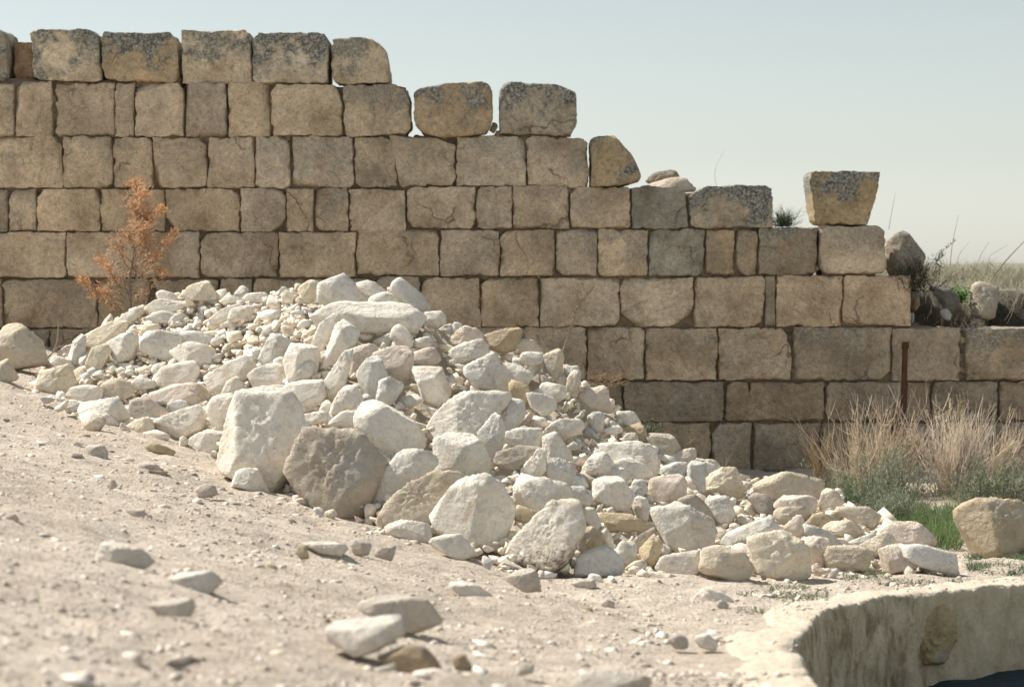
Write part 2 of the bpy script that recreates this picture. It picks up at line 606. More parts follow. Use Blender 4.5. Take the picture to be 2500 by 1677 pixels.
# basin wall: plastered lip and face, one continuous section swept along the rim
tan = np.gradient(RIM, axis=0)
tan /= np.linalg.norm(tan, axis=1)[:, None]
nrm = np.stack([tan[:, 1], -tan[:, 0]], 1)          # one side of the rim
cen = POLY.mean(0)
if ((cen - RIM[110]) @ nrm[110]) < 0:
    nrm = -nrm                                        # points into the basin
prof = []
for k in range(7):
    prof.append((-0.22 + 0.22 * k / 6 * 0.9, (-0.05, 0.004, 0.01, 0.013, 0.015, 0.016, 0.016)[k]))
for k in range(5):
    a = math.pi / 2 * (k + 1) / 5
    prof.append((-0.025 + 0.03 * math.sin(a), -0.014 + 0.03 * math.cos(a)))
for k in range(24):
    prof.append((0.006 + 0.03 * (k + 1) / 24, -1.0 * (k + 1) / 24))
prof = np.array(prof)
zr = front_z(RIM[:, 0], RIM[:, 1])
B = np.zeros((len(RIM), len(prof), 3))
wid = 1.5 + 0.5 * fbm(np.stack([tt * 1.1, tt * 0 + 0.7, tt * 0], 1), 3, 15)
po = np.where(prof[None, :, 0] < -0.03, prof[None, :, 0] * np.clip(wid, 0.6, 2.2)[:, None], prof[None, :, 0])
B[..., 0] = RIM[:, 0:1] + nrm[:, 0:1] * po
B[..., 1] = RIM[:, 1:2] + nrm[:, 1:2] * po
B[..., 2] = zr[:, None] + prof[None, :, 1]
flat = B.reshape(-1, 3)
d = 0.012 * fbm(flat * np.array([2.2, 2.2, 3.4]), 3, 31) + 0.010 * fbm(flat * 14, 4, 37, 0.65)
wgt = np.ones((len(RIM), len(prof)))
wgt[:, 0] = 0.2
N3 = np.zeros_like(B)
face = np.clip((-prof[:, 1]) / 0.05, 0, 1)[None, :]
N3[..., 0] = nrm[:, 0:1] * face
N3[..., 1] = nrm[:, 1:2] * face
N3[..., 2] = 1 - face
chip = 0.055 * np.clip(fbm(np.stack([tt * 3.1, tt * 0 + 0.3, tt * 0], 1), 3, 77) - 0.1, 0, 1)
B += N3 * (d.reshape(len(RIM), len(prof), 1) * wgt[..., None])
B[:, 6:13, 2] -= chip[:, None] * np.array([0.3, 0.7, 1, 1, 1, 0.8, 0.5])[None, :]
nP = len(prof)
i = (np.arange(len(RIM) - 1)[:, None] * nP + np.arange(nP - 1)[None, :]).ravel()
bf = np.stack([i, i + nP, i + nP + 1, i + 1], 1)
stain = np.clip(1.0 - np.abs(np.arange(len(RIM)) - 118) / 26.0, 0.0, 1.0)
ppx = RIM[:, 0] / RIM[:, 1] * F + 1250
stain = (1 - sstep(ppx, 2190, 2330)) * 1.0 + 0.22
bt = np.repeat(np.clip(stain, 0, 1)[:, None], nP, 1).reshape(-1, 1) * np.ones((1, 3))
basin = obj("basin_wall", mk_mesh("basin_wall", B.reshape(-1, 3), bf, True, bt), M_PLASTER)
tag(basin, "low lime-plastered basin wall with brown streaks at the lower right corner", "basin wall")

silt_me = grid_mesh("basin_floor", np.linspace(0.6, 9.2, 140), np.linspace(7.0, 15.0, 130),
                    lambda x, Y: -2.63 + 0.0 * (Y - 12) + 0.018 * fbm(np.stack([x, Y, x * 0], -1).reshape(-1, 3) * 3, 4, 3).reshape(x.shape),
                    lambda c: in_poly(c[:, 0], c[:, 1], POLY))
tag(obj("basin_floor", silt_me, M_SHADED_SILT), kind="structure")

# ------------------------------------------------------------------ stone shapes
ICO = {}


def ico(sub):
    if sub not in ICO:
        bm = bmesh.new()
        bmesh.ops.create_icosphere(bm, subdivisions=sub, radius=1.0)
        V = np.array([v.co[:] for v in bm.verts])
        Fc = np.array([[v.index for v in f.verts] for f in bm.faces])
        bm.free()
        ICO[sub] = (V, Fc)
    return ICO[sub]


def hull2(pts):
    pts = sorted(set(map(tuple, pts)))

    def half(ps):
        h = []
        for p in ps:
            while len(h) >= 2 and (h[-1][0] - h[-2][0]) * (p[1] - h[-2][1]) - (h[-1][1] - h[-2][1]) * (p[0] - h[-2][0]) <= 0:
                h.pop()
            h.append(p)
        return h
    lo = half(pts)
    up = half(pts[::-1])
    return np.array(lo[:-1] + up[:-1])      # counter-clockwise


def area_centroid(h):
    x, y = h[:, 0], h[:, 1]
    x2, y2 = np.roll(x, -1), np.roll(y, -1)
    c = x * y2 - x2 * y
    A = c.sum() / 2
    return np.array([((x + x2) * c).sum(), ((y + y2) * c).sum()]) / (6 * A), abs(A)


def stone_from_planes(dirs, N, D, p):
    """rounded intersection of half spaces n.x<=d, evaluated along directions"""
    q = np.clip(dirs @ N.T / D[None, :], 1e-6, None)
    mx = q.max(1, keepdims=True)
    return 1.0 / (mx[:, 0] * ((q / mx) ** p).sum(1) ** (1.0 / p))


def simplify(h, k):
    h = [np.array(q) for q in h]
    while len(h) > k:
        ar = [abs(np.cross(h[i - 1] - h[i], h[(i + 1) % len(h)] - h[i])) for i in range(len(h))]
        h.pop(int(np.argmin(ar)))
    return np.array(h)


def rock_shape(h, thick, seed, sub=4, p=16, rough=1.0, grow=1.0, lying=False):
    """h: counter-clockwise hull (x,z) in metres about the centroid, as seen along +Y"""
    rg = np.random.default_rng(seed)
    N, D = [], []
    h = simplify(h, int(rg.integers(5, 8)) + (2 if sub >= 5 else 0))
    m = len(h)
    for k in range(m):
        a, b = h[k], h[(k + 1) % m]
        e = b - a
        L = np.hypot(*e)
        if L < 1e-5:
            continue
        n = np.array([e[1], -e[0]]) / L
        dd = n @ a
        if dd < 1e-3:
            dd = 1e-3
        tf = rg.uniform(0.10, 0.75)
        if n[1] > 0.35:
            tf = rg.uniform(0.9, 2.4)       # upper edges lean back: sunlit top faces
        elif n[1] < -0.35:
            tf = rg.uniform(0.0, 0.4)
        tb = rg.uniform(0.1, 0.6)
        for ty in (-tf, tb):
            v = np.array([n[0], ty, n[1]])
            l = np.linalg.norm(v)
            N.append(v / l)
            D.append(dd / l)
    for k in range(2):
        v = np.array([rg.uniform(-0.95, 0.95), -1.0, rg.uniform(-0.6, 0.9)])
        v /= np.linalg.norm(v)
        N.append(v)
        D.append(thick * rg.uniform(0.36, 0.55))
    for k in range(2):
        v = np.array([rg.uniform(-0.5, 0.5), 1.0, rg.uniform(-0.5, 0.5)])
        v /= np.linalg.norm(v)
        N.append(v)
        D.append(thick * rg.uniform(0.42, 0.6))
    N, D = np.array(N), np.array(D)
    dirs, Fc = ico(sub)
    half = np.array([np.ptp(h[:, 0]) / 2, thick / 2, np.ptp(h[:, 1]) / 2])
    dirs = dirs * half
    dirs = dirs / np.linalg.norm(dirs, axis=1)[:, None]
    r = stone_from_planes(dirs, N, D, p)
    V = dirs * r[:, None]
    nx_ = rg.normal(0, 1, (rg.integers(3, 6), 3))
    nx_ /= np.linalg.norm(nx_, axis=1)[:, None]
    cutk = rg.uniform(0.66, 0.90, len(nx_)) if sub < 5 else rg.uniform(0.80, 0.95, len(nx_))
    if lying:
        nx_ = np.concatenate([nx_, [[rg.uniform(-0.25, 0.25), rg.uniform(-0.30, -0.15), 1.0]]])
        cutk = np.append(cutk, 0.45)
    else:
        nx_ = np.concatenate([nx_, [[rg.uniform(-0.55, 0.35), rg.uniform(-0.75, -0.25), 1.0], [rg.uniform(-0.3, 0.6), -1.0, rg.uniform(-0.35, 0.1)]]])
        cutk = np.append(cutk, rg.uniform(0.66, 0.86, 2) if sub < 5 else rg.uniform(0.78, 0.9, 2))
    nx_ /= np.linalg.norm(nx_, axis=1)[:, None]
    sup = (V @ nx_.T).max(0) * cutk
    N, D = np.concatenate([N, nx_]), np.concatenate([D, sup])
    r = stone_from_planes(dirs, N, D, p)
    V = dirs * r[:, None]
    for ax, col_ in ((0, 0), (2, 1)):
        lo_, hi_ = V[:, ax].min(), V[:, ax].max()
        V[:, ax] = (V[:, ax] - lo_) / (hi_ - lo_) * np.ptp(h[:, col_]) * grow + h[:, col_].min() - np.ptp(h[:, col_]) * (grow - 1) / 2
    size = float(np.cbrt(half[0] * half[1] * half[2]))
    off = rg.uniform(-50, 50, 3)
    q = V / size + off
    up = dirs[:, 2] * 0.55 - dirs[:, 1] * 0.2
    crumb = np.clip(0.40 + up + 0.8 * vnoise(q * 0.8, seed + 2), 0.12, 1.35)
    dn = 0.006 * fbm(q * 0.9, 2, seed) - crumb * 0.045 * np.abs(fbm(q * 2.8, 4, seed + 5, 0.62)) + crumb * 0.026 * fbm(q * 7.5, 3, seed + 9, 0.7)
    V = V * (1 + rough * dn[:, None] * (size / np.maximum(r, 1e-4))[:, None].clip(0.4, 1.6))
    return V, Fc


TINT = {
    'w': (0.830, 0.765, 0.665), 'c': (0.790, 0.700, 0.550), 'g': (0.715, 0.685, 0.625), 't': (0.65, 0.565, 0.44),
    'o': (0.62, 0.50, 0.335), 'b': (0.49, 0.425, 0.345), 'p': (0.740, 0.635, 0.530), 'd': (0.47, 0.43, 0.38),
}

# ------------------------------------------------------------------ the ashlar wall
WS = WALL_Y / F
wall = empty("stone_wall", (0, WALL_Y, -2.2))
tag(wall, "ruined ashlar wall of tan limestone blocks stepping down to the right", "wall")
WALL_ORG = np.array([0, WALL_Y, -2.2])


def box_dirs(a, b, c, nx, ny, nz):
    key, V, Fc = {}, [], []

    def vid(pnt):
        k = tuple(np.round(pnt, 5))
        if k not in key:
            key[k] = len(V)
            V.append(pnt)
        return key[k]
    ux, uy, uz = np.linspace(-1, 1, nx + 1), np.linspace(-1, 1, ny + 1), np.linspace(-1, 1, nz + 1)

    def facegrid(f, U, W, flip):
        ids = [[vid(f(u, w)) for w in W] for u in U]
        for i in range(len(U) - 1):
            for j in range(len(W) - 1):
                q = [ids[i][j], ids[i + 1][j], ids[i + 1][j + 1], ids[i][j + 1]]
                Fc.append(q[::-1] if flip else q)
    facegrid(lambda u, w: (u, -1, w), ux, uz, False)
    facegrid(lambda u, w: (u, 1, w), ux, uz, True)
    facegrid(lambda u, w: (-1, u, w), uy, uz, True)
    facegrid(lambda u, w: (1, u, w), uy, uz, False)
    facegrid(lambda u, w: (u, w, -1), ux, uy, True)
    facegrid(lambda u, w: (u, w, 1), ux, uy, False)
    V = np.array(V, float)
    # push samples towards the edges so that the rounding is well resolved
    V = np.sign(V) * (1 - (1 - np.abs(V)) ** 1.35)
    return V * np.array([a, b, c]), np.array(Fc)


BOXC = {}


def block(x0, x1, y0, y1, seed, poly=None, lichen=0.0, tint=None, depth=0.5, proud=0.0, p=None, parent=wall, name="block", mat=None, gap=0.7):
    rg = np.random.default_rng(seed + 1000)
    x0, x1, y0, y1 = x0 + gap, x1 - gap, y0 + gap, y1 - gap
    Yc = WALL_Y - proud + depth / 2
    cx, cy = (x0 + x1) / 2, (y0 + y1) / 2
    c = at(cx, cy, WALL_Y)
    c[1] = Yc
    a, cc = (x1 - x0) / 2 * WS, (y1 - y0) / 2 * WS
    b = depth / 2
    N = [(0, -1, 0), (0, 1, 0)]
    D = [b, b]
    if poly is None:
        tl = rg.normal(0, 0.012, 4)
        for (n, dd, k) in (((1, 0, 0), a, 0), ((-1, 0, 0), a, 1), ((0, 0, 1), cc, 2), ((0, 0, -1), cc, 3)):
            v = np.array(n, float)
            if n[0]:
                v[2] += tl[k]
            else:
                v[0] += tl[k] * 0.5
            N.append(v / np.linalg.norm(v))
            D.append(dd)
        for sx in (-1, 1):
            for sz in (-1, 1):
                if rg.random() < 0.36:
                    th = rg.uniform(0.55, 1.0)
                    v = np.array([sx * math.cos(th), rg.uniform(-0.3, 0.3), sz * math.sin(th)])
                    v /= np.linalg.norm(v)
                    corner = np.array([sx * a, 0, sz * cc])
                    N.append(v)
                    D.append(v @ corner - (rg.uniform(0.006, 0.03) if rg.random() < 0.85 else rg.uniform(0.03, 0.075)))
        # a worn front edge here and there
        for k in range(rg.integers(0, 3)):
            sx, sz = rg.choice([(1, 0), (-1, 0), (0, 1), (0, -1)])
            v = np.array([sx * 0.8, -0.6, sz * 0.8]) + rg.normal(0, 0.12, 3)
            v /= np.linalg.norm(v)
            N.append(v)
            D.append(v @ np.array([sx * a, -b, sz * cc]) - rg.uniform(0.005, 0.03))
    else:
        hp = [((q[0] - cx) * WS, -(q[1] - cy) * WS) for q in poly]
        h = hull2(hp)
        for k in range(len(h)):
            e = h[(k + 1) % len(h)] - h[k]
            n = np.array([e[1], -e[0]]) / np.hypot(*e)
            N.append((n[0], 0, n[1]))
            D.append(max(n @ h[k], 0.02))
    N, D = np.array(N, float), np.array(D, float)
    nx, nz = max(8, int((x1 - x0) / 5)), max(8, int((y1 - y0) / 5))
    key = (nx, nz)
    if key not in BOXC:
        BOXC[key] = box_dirs(1, 1, 1, nx, 5, nz)
    U, Fc = BOXC[key]
    V0 = U * np.array([a, b, cc])
    L = np.linalg.norm(V0, axis=1)
    dirs = V0 / L[:, None]
    pp = p * 2.2 if p else rg.uniform(70, 150)
    V = dirs * stone_from_planes(dirs, N, D, pp)[:, None]
    off = rg.uniform(-40, 40, 3)
    edge = np.abs(V / np.array([a, b, cc])).max(1)
    dn = 0.012 * fbm((V + off) * 4.5, 3, seed) + 0.007 * fbm((V + off) * 16, 4, seed + 3, 0.6)
    rimk = (np.sort(np.abs(V / np.array([a, b, cc])), 1)[:, 1]) ** 6
    dn -= 0.024 * rimk * np.clip(0.25 + fbm((V + off) * 13, 4, seed + 7, 0.65), 0, 1.5)
    V = V + dirs * dn[:, None]
    fr = V[:, 1] < -b * 0.5
    for ax, e_ in ((0, a), (2, cc)):
        lo_, hi_ = np.percentile(V[fr, ax], [2.2, 97.8] if poly is None else [0.4, 99.6])
        V[:, ax] = -e_ + 2 * e_ * (V[:, ax] - lo_) / (hi_ - lo_)
    if parent is wall and y0 > 340 and poly is None:
        Fc = Fc[~(U[Fc][:, :, 1] > 0.99).all(1)]        # the back is buried in the core
    me = mk_mesh(name, V, Fc)
    if tint is None:
        tint = (0.34, 0.262, 0.168)
    k = rg.uniform(0.91, 1.10)
    wv = rg.uniform(-1, 1) * 0.03
    col = (tint[0] * k * (1 + wv), tint[1] * k, tint[2] * k * (1 - wv * 1.6), lichen)
    return obj(name, me, mat or M_WALL, parent, c - (WALL_ORG if parent is wall else 0), col)


T_TOP = (0.59, 0.505, 0.38)
T_B = (0.60, 0.49, 0.36)
T_MID = (0.59, 0.478, 0.348)
T_LOW = (0.48, 0.388, 0.278)
T_DRK = (0.40, 0.325, 0.24)
sd = 100


def row(y0, y1, xs_, tint, lich=0.0, **kw):
    global sd
    for (a, b) in xs_:
        sd += 1
        rg = random.Random(sd)
        block(a, b, y0 + rg.uniform(-2, 2), y1 + rg.uniform(-1.5, 1.5), sd, tint=tint, lichen=lich * rg.uniform(0.6, 1.2) + (rg.uniform(0.2, 0.5) if rg.random() < 0.28 else 0.0), proud=rg.uniform(-0.004, 0.016), **kw)


def edges(*e):
    return list(zip(e[:-1], e[1:]))


# top course, loose blocks against the sky
block(-120, 19, 70, 199, 1, poly=[(-120, 72), (0, 72), (14, 84), (19, 110), (18, 190), (10, 199), (-120, 199)], lichen=1.0, tint=T_TOP)
block(26, 78, 99, 204, 2, tint=(0.338, 0.228, 0.143), lichen=0.2, proud=-0.12, depth=0.36)
block(75, 247, 71, 200, 3, poly=[(76, 80), (90, 71), (225, 73), (240, 85), (247, 195), (235, 200), (100, 198), (84, 190)], lichen=1.0, tint=T_TOP, proud=0.02)
block(246, 435, 77, 202, 4, poly=[(247, 95), (255, 79), (415, 80), (432, 100), (436, 195), (425, 202), (290, 201), (258, 192), (246, 165)], lichen=1.1, tint=(0.481, 0.381, 0.257))
block(442, 616, 73, 207, 5, poly=[(443, 76), (600, 75), (614, 92), (616, 200), (600, 207), (445, 205)], lichen=0.95, tint=T_TOP)
block(616, 802, 79, 205, 6, poly=[(617, 95), (632, 80), (790, 83), (802, 100), (802, 200), (795, 204), (625, 204), (616, 195)], lichen=1.1, tint=T_TOP, proud=0.02)
block(807, 950, 90, 207, 7, poly=[(808, 112), (812, 98), (870, 91), (910, 98), (938, 120), (948, 155), (950, 195), (944, 202), (850, 207), (818, 202), (808, 185)], lichen=0.8, tint=T_TOP)
# second course
row(201, 334, [(-90, 34), (36, 128), (136, 280), (280, 328), (329, 448), (452, 553), (557, 660)], T_B)
block(661, 836, 205, 334, 8, poly=[(662, 230), (680, 206), (812, 206), (828, 225), (836, 255), (836, 330), (825, 334), (668, 332)], tint=(0.572, 0.482, 0.357), proud=0.02)
block(837, 1003, 205, 335, 9, poly=[(838, 215), (850, 207), (960, 206), (988, 215), (1000, 240), (1003, 310), (990, 325), (850, 335), (840, 328)], lichen=0.55, tint=(0.533, 0.442, 0.321))
block(1010, 1203, 200, 336, 10, poly=[(1010, 232), (1022, 216), (1075, 206), (1185, 200), (1199, 210), (1203, 285), (1188, 322), (1090, 336), (1040, 330), (1015, 305)], lichen=0.95, tint=(0.468, 0.375, 0.257), proud=0.05, p=12)
block(1218, 1408, 200, 332, 11, poly=[(1220, 225), (1238, 202), (1360, 211), (1400, 228), (1408, 290), (1392, 332), (1222, 329)], lichen=1.1, tint=T_TOP, proud=0.03, p=14)
# third course
row(334, 459, [(-80, 152), (154, 275), (276, 372), (373, 505), (507, 622), (623, 708), (714, 863)], T_B)
block(865, 971, 333, 459, 12, poly=[(866, 335), (945, 334), (960, 352), (969, 395), (971, 455), (880, 459), (866, 440)], tint=(0.520, 0.428, 0.314))
block(950, 1113, 331, 456, 13, poly=[(950, 332), (1060, 336), (1110, 355), (1113, 435), (1102, 453), (978, 456), (970, 400), (960, 355)], tint=(0.533, 0.442, 0.321))
row(331, 456, [(1114, 1284)], T_B)
block(1284, 1438, 331, 460, 14, poly=[(1285, 340), (1300, 331), (1415, 336), (1434, 345), (1438, 440), (1432, 460), (1380, 457), (1290, 450)], lichen=0.25, tint=T_B)
block(1440, 1564, 332, 457, 15, poly=[(1441, 345), (1450, 336), (1500, 333), (1522, 358), (1548, 392), (1562, 425), (1560, 440), (1500, 456), (1442, 456)], lichen=1.2, tint=(0.468, 0.362, 0.229), proud=0.04, p=12)
# fourth course
row(460, 566, [(-80, 19), (20, 88), (91, 244), (246, 402), (404, 584), (587, 697), (699, 766), (767, 851), (852, 990)], T_MID)
row(454, 559, [(994, 1161), (1162, 1251), (1252, 1389), (1392, 1540)], T_MID)
block(1541, 1680, 454, 560, 16, poly=[(1542, 458), (1655, 455), (1675, 470), (1680, 558), (1545, 560)], tint=(0.420, 0.386, 0.319), lichen=0.15)
block(1681, 1889, 451, 559, 17, poly=[(1681, 480), (1700, 466), (1722, 454), (1875, 451), (1887, 462), (1889, 555), (1700, 559), (1682, 550)], lichen=1.15, tint=T_TOP, proud=0.01)
# fifth course
row(566, 678, [(-80, 160), (162, 330), (331, 487), (490, 679), (681, 868)], T_MID)
row(560, 674, [(871, 1072), (1074, 1220), (1221, 1356), (1357, 1458), (1459, 1583)], T_MID)
row(560, 673, [(1584, 1721)], (0.42, 0.375, 0.29))
row(560, 673, [(1722, 1794), (1796, 1850)], (0.50, 0.395, 0.275))
block(1852, 1997, 555, 672, 18, tint=(0.377, 0.311, 0.221), lichen=0.75)
block(1999, 2166, 550, 670, 19, poly=[(2000, 562), (2012, 553), (2145, 551), (2162, 570), (2166, 660), (2155, 669), (2015, 669), (2001, 650)], lichen=0.4, tint=T_B, proud=0.03, p=12)
# sixth course
row(680, 800, [(-80, 6), (8, 236), (238, 362), (376, 534), (538, 616), (618, 752), (755, 908)], T_LOW)
row(676, 798, [(911, 1026), (1028, 1173), (1174, 1316), (1319, 1513), (1516, 1692), (1694, 1868)], T_MID)
row(672, 797, [(1867, 1894), (1895, 2057), (2058, 2226)], T_MID)
# seventh course
row(802, 930, [(-80, 120), (122, 300), (302, 470), (472, 640), (642, 820), (822, 990), (992, 1128)], T_DRK)
row(799, 929, [(1130, 1271), (1272, 1432), (1434, 1574), (1576, 1751)], T_MID)
block(1752, 1934, 799, 929, 20, poly=[(1752, 801), (1912, 800), (1924, 840), (1933, 890), (1926, 929), (1753, 928)], tint=T_MID)
row(799, 929, [(1938, 2176), (2178, 2345)], T_LOW, 0.1)
row(800, 928, [(2360, 2620)], T_LOW, 0.3)
# eighth course and footing
row(932, 1030, [(-80, 150), (152, 330), (332, 540), (542, 760), (762, 940), (942, 1130), (1132, 1330), (1332, 1521), (1524, 1767)], T_DRK)
block(1770, 1832, 931, 1029, 21, poly=[(1775, 940), (1790, 931), (1826, 933), (1832, 975), (1818, 1029), (1771, 1028)], tint=T_LOW)
block(1815, 2016, 931, 1029, 22, poly=[(1833, 932), (2008, 932), (2016, 945), (2014, 1025), (1816, 1029), (1830, 980)], tint=T_LOW)
row(931, 1028, [(2019, 2211), (2213, 2272), (2274, 2436), (2440, 2620)], T_DRK)
row(1031, 1152, [(-80, 200), (202, 400), (402, 640), (642, 860), (862, 1080), (1082, 1280), (1282, 1500), (1502, 1735), (1737, 1834), (1840, 2003), (2006, 2180), (2182, 2372), (2374, 2620)], T_DRK)
row(1154, 1270, [(900, 1130), (1132, 1330), (1332, 1540), (1542, 1760), (1762, 1940), (1942, 2150), (2152, 2330), (2332, 2620)], T_DRK)

# earth and small stones packed behind the joints, course by course
core_V, core_F = [], []
CB = box_dirs(1, 1, 1, 40, 4, 4)


def core_box(x0, x1, y0, y1, Y0=WALL_Y + 0.065, Y1=WALL_Y + 0.62):
    p0, p1 = at(x0, y1, WALL_Y), at(x1, y0, WALL_Y)
    lo = np.array([p0[0], Y0, p0[2]])
    hi = np.array([p1[0], Y1, p1[2]])
    V = (CB[0] + 1) / 2 * (hi - lo) + lo
    V = V + 0.018 * np.stack([fbm(V * 9, 3, 1), fbm(V * 9, 3, 2), fbm(V * 9, 3, 3)], 1)
    core_F.append(CB[1] + sum(len(v) for v in core_V))
    core_V.append(V)


for q in [(-90, 330, 193, 340), (330, 438, 192, 214), (566, 790, 192, 214), (330, 570, 322, 345), (1010, 1385, 329, 345), (570, 990, 212, 340), (-90, 1425, 340, 470), (-90, 1860, 470, 575), (-90, 1990, 565, 690), (2010, 2140, 575, 690),
          (-90, 2200, 690, 815), (-90, 2620, 812, 945), (-90, 2620, 945, 1045), (-90, 2620, 1045, 1165), (880, 2620, 1165, 1290)]:
    core_box(*q)
co = obj("rubble_core", mk_mesh("rubble_core", np.concatenate(core_V) - WALL_ORG, np.concatenate(core_F)), M_CORE, wall)
co["kind"] = "stuff"


# small stones chocking open joints
for k, (cx_, cy_, r_) in enumerate([(700, 335, 9), (1215, 326, 10), (1205, 312, 12), (332, 322, 7), (557, 324, 7), (128, 240, 9), (130, 285, 10), (710, 400, 6), (402, 466, 7), (868, 575, 9), (991, 548, 8), (1390, 462, 9),
                                     (1316, 672, 8), (1512, 690, 9), (1514, 745, 9), (1869, 690, 8), (1935, 905, 8), (1768, 936, 7), (2017, 940, 7), (2352, 830, 12), (2350, 870, 14), (2352, 905, 11), (2438, 945, 8), (1837, 1045, 9), (2058, 790, 7), (1997, 655, 8)]):
    rgk = np.random.default_rng(4000 + k)
    an = np.sort(rgk.uniform(0, 6.283, 6))
    hk = hull2(np.stack([np.cos(an) * rgk.uniform(0.7, 1.1, 6), np.sin(an) * rgk.uniform(0.9, 1.4, 6)], 1) * r_ * WS)
    ck, _ = area_centroid(hk)
    Vk, Fk = rock_shape(hk - ck, 0.12, 4100 + k, 3, 60, 1.0)
    pk = at(cx_, cy_, WALL_Y)
    pk[1] = WALL_Y + 0.07
    tk_ = rgk.uniform(0.8, 1.05)
    obj("wedge_stone", mk_mesh("wedge_stone", Vk, Fk), M_WALL, wall, pk - WALL_ORG, (0.50 * tk_, 0.40 * tk_, 0.28 * tk_, 0.0))

# ------------------------------------------------------------------ rocks read off the photograph
Z = {'a': (0, 650), 'b': (500, 650), 'c': (1000, 750), 'd': (500, 950), 'e': (1100, 1000), 'f': (1700, 1000),
     'g': (1800, 1207), 'h': (0, 1207), 'i': (600, 1207), 'j': (1200, 1207), 'k': (0, 900), 'q': (1800, 350), 's': (1200, 150)}
ZS = 700.0 / 2335.0

FOOT = [(0, 935), (70, 962), (200, 1030), (330, 1060), (460, 1092), (560, 1140), (650, 1195), (740, 1245), (900, 1295), (1060, 1345), (1250, 1398),
        (1500, 1425), (1750, 1412), (1960, 1425), (2100, 1395), (2330, 1402), (2400, 1402)]
CREST = [(0, 925, 18.2), (60, 925, 18.3), (100, 900, 18.4), (180, 835, 18.6), (300, 765, 18.7), (400, 725, 18.6), (470, 706, 18.5), (560, 716, 18.3), (640, 712, 18.0), (700, 698, 17.8),
         (780, 694, 17.6), (830, 680, 17.5), (900, 685, 17.4), (960, 696, 17.3), (1020, 726, 17.2), (1080, 786, 17.1), (1150, 816, 17.0), (1220, 825, 17.0),
         (1300, 858, 16.9), (1380, 888, 16.9), (1440, 945, 16.9), (1500, 978, 16.8), (1560, 1046, 16.8), (1640, 1088, 16.8), (1700, 1118, 16.8),
         (1780, 1146, 16.8), (1850, 1158, 16.7), (2000, 1172, 16.5), (2060, 1216, 16.2), (2140, 1248, 15.9), (2230, 1298, 15.5), (2300, 1350, 15.0), (2345, 1395, 14.6), (2400, 1398, 14.5)]
FX = np.array([f[0] for f in FOOT], float)
FY = np.array([f[1] for f in FOOT], float)
FD = np.array([hit_ground(*f) for f in FOOT])
CX = np.array([c[0] for c in CREST], float)
CY = np.array([c[1] for c in CREST], float)
CD = np.array([c[2] for c in CREST], float)


def heap_depth(px, py):
    fy, fd = np.interp(px, FX, FY), np.interp(px, FX, FD)
    cy, cd = np.interp(px, CX, CY), np.interp(px, CX, CD)
    t = np.clip((fy - py) / np.maximum(fy - cy, 5), -0.1, 1.08)
    return fd + (cd - fd) * t


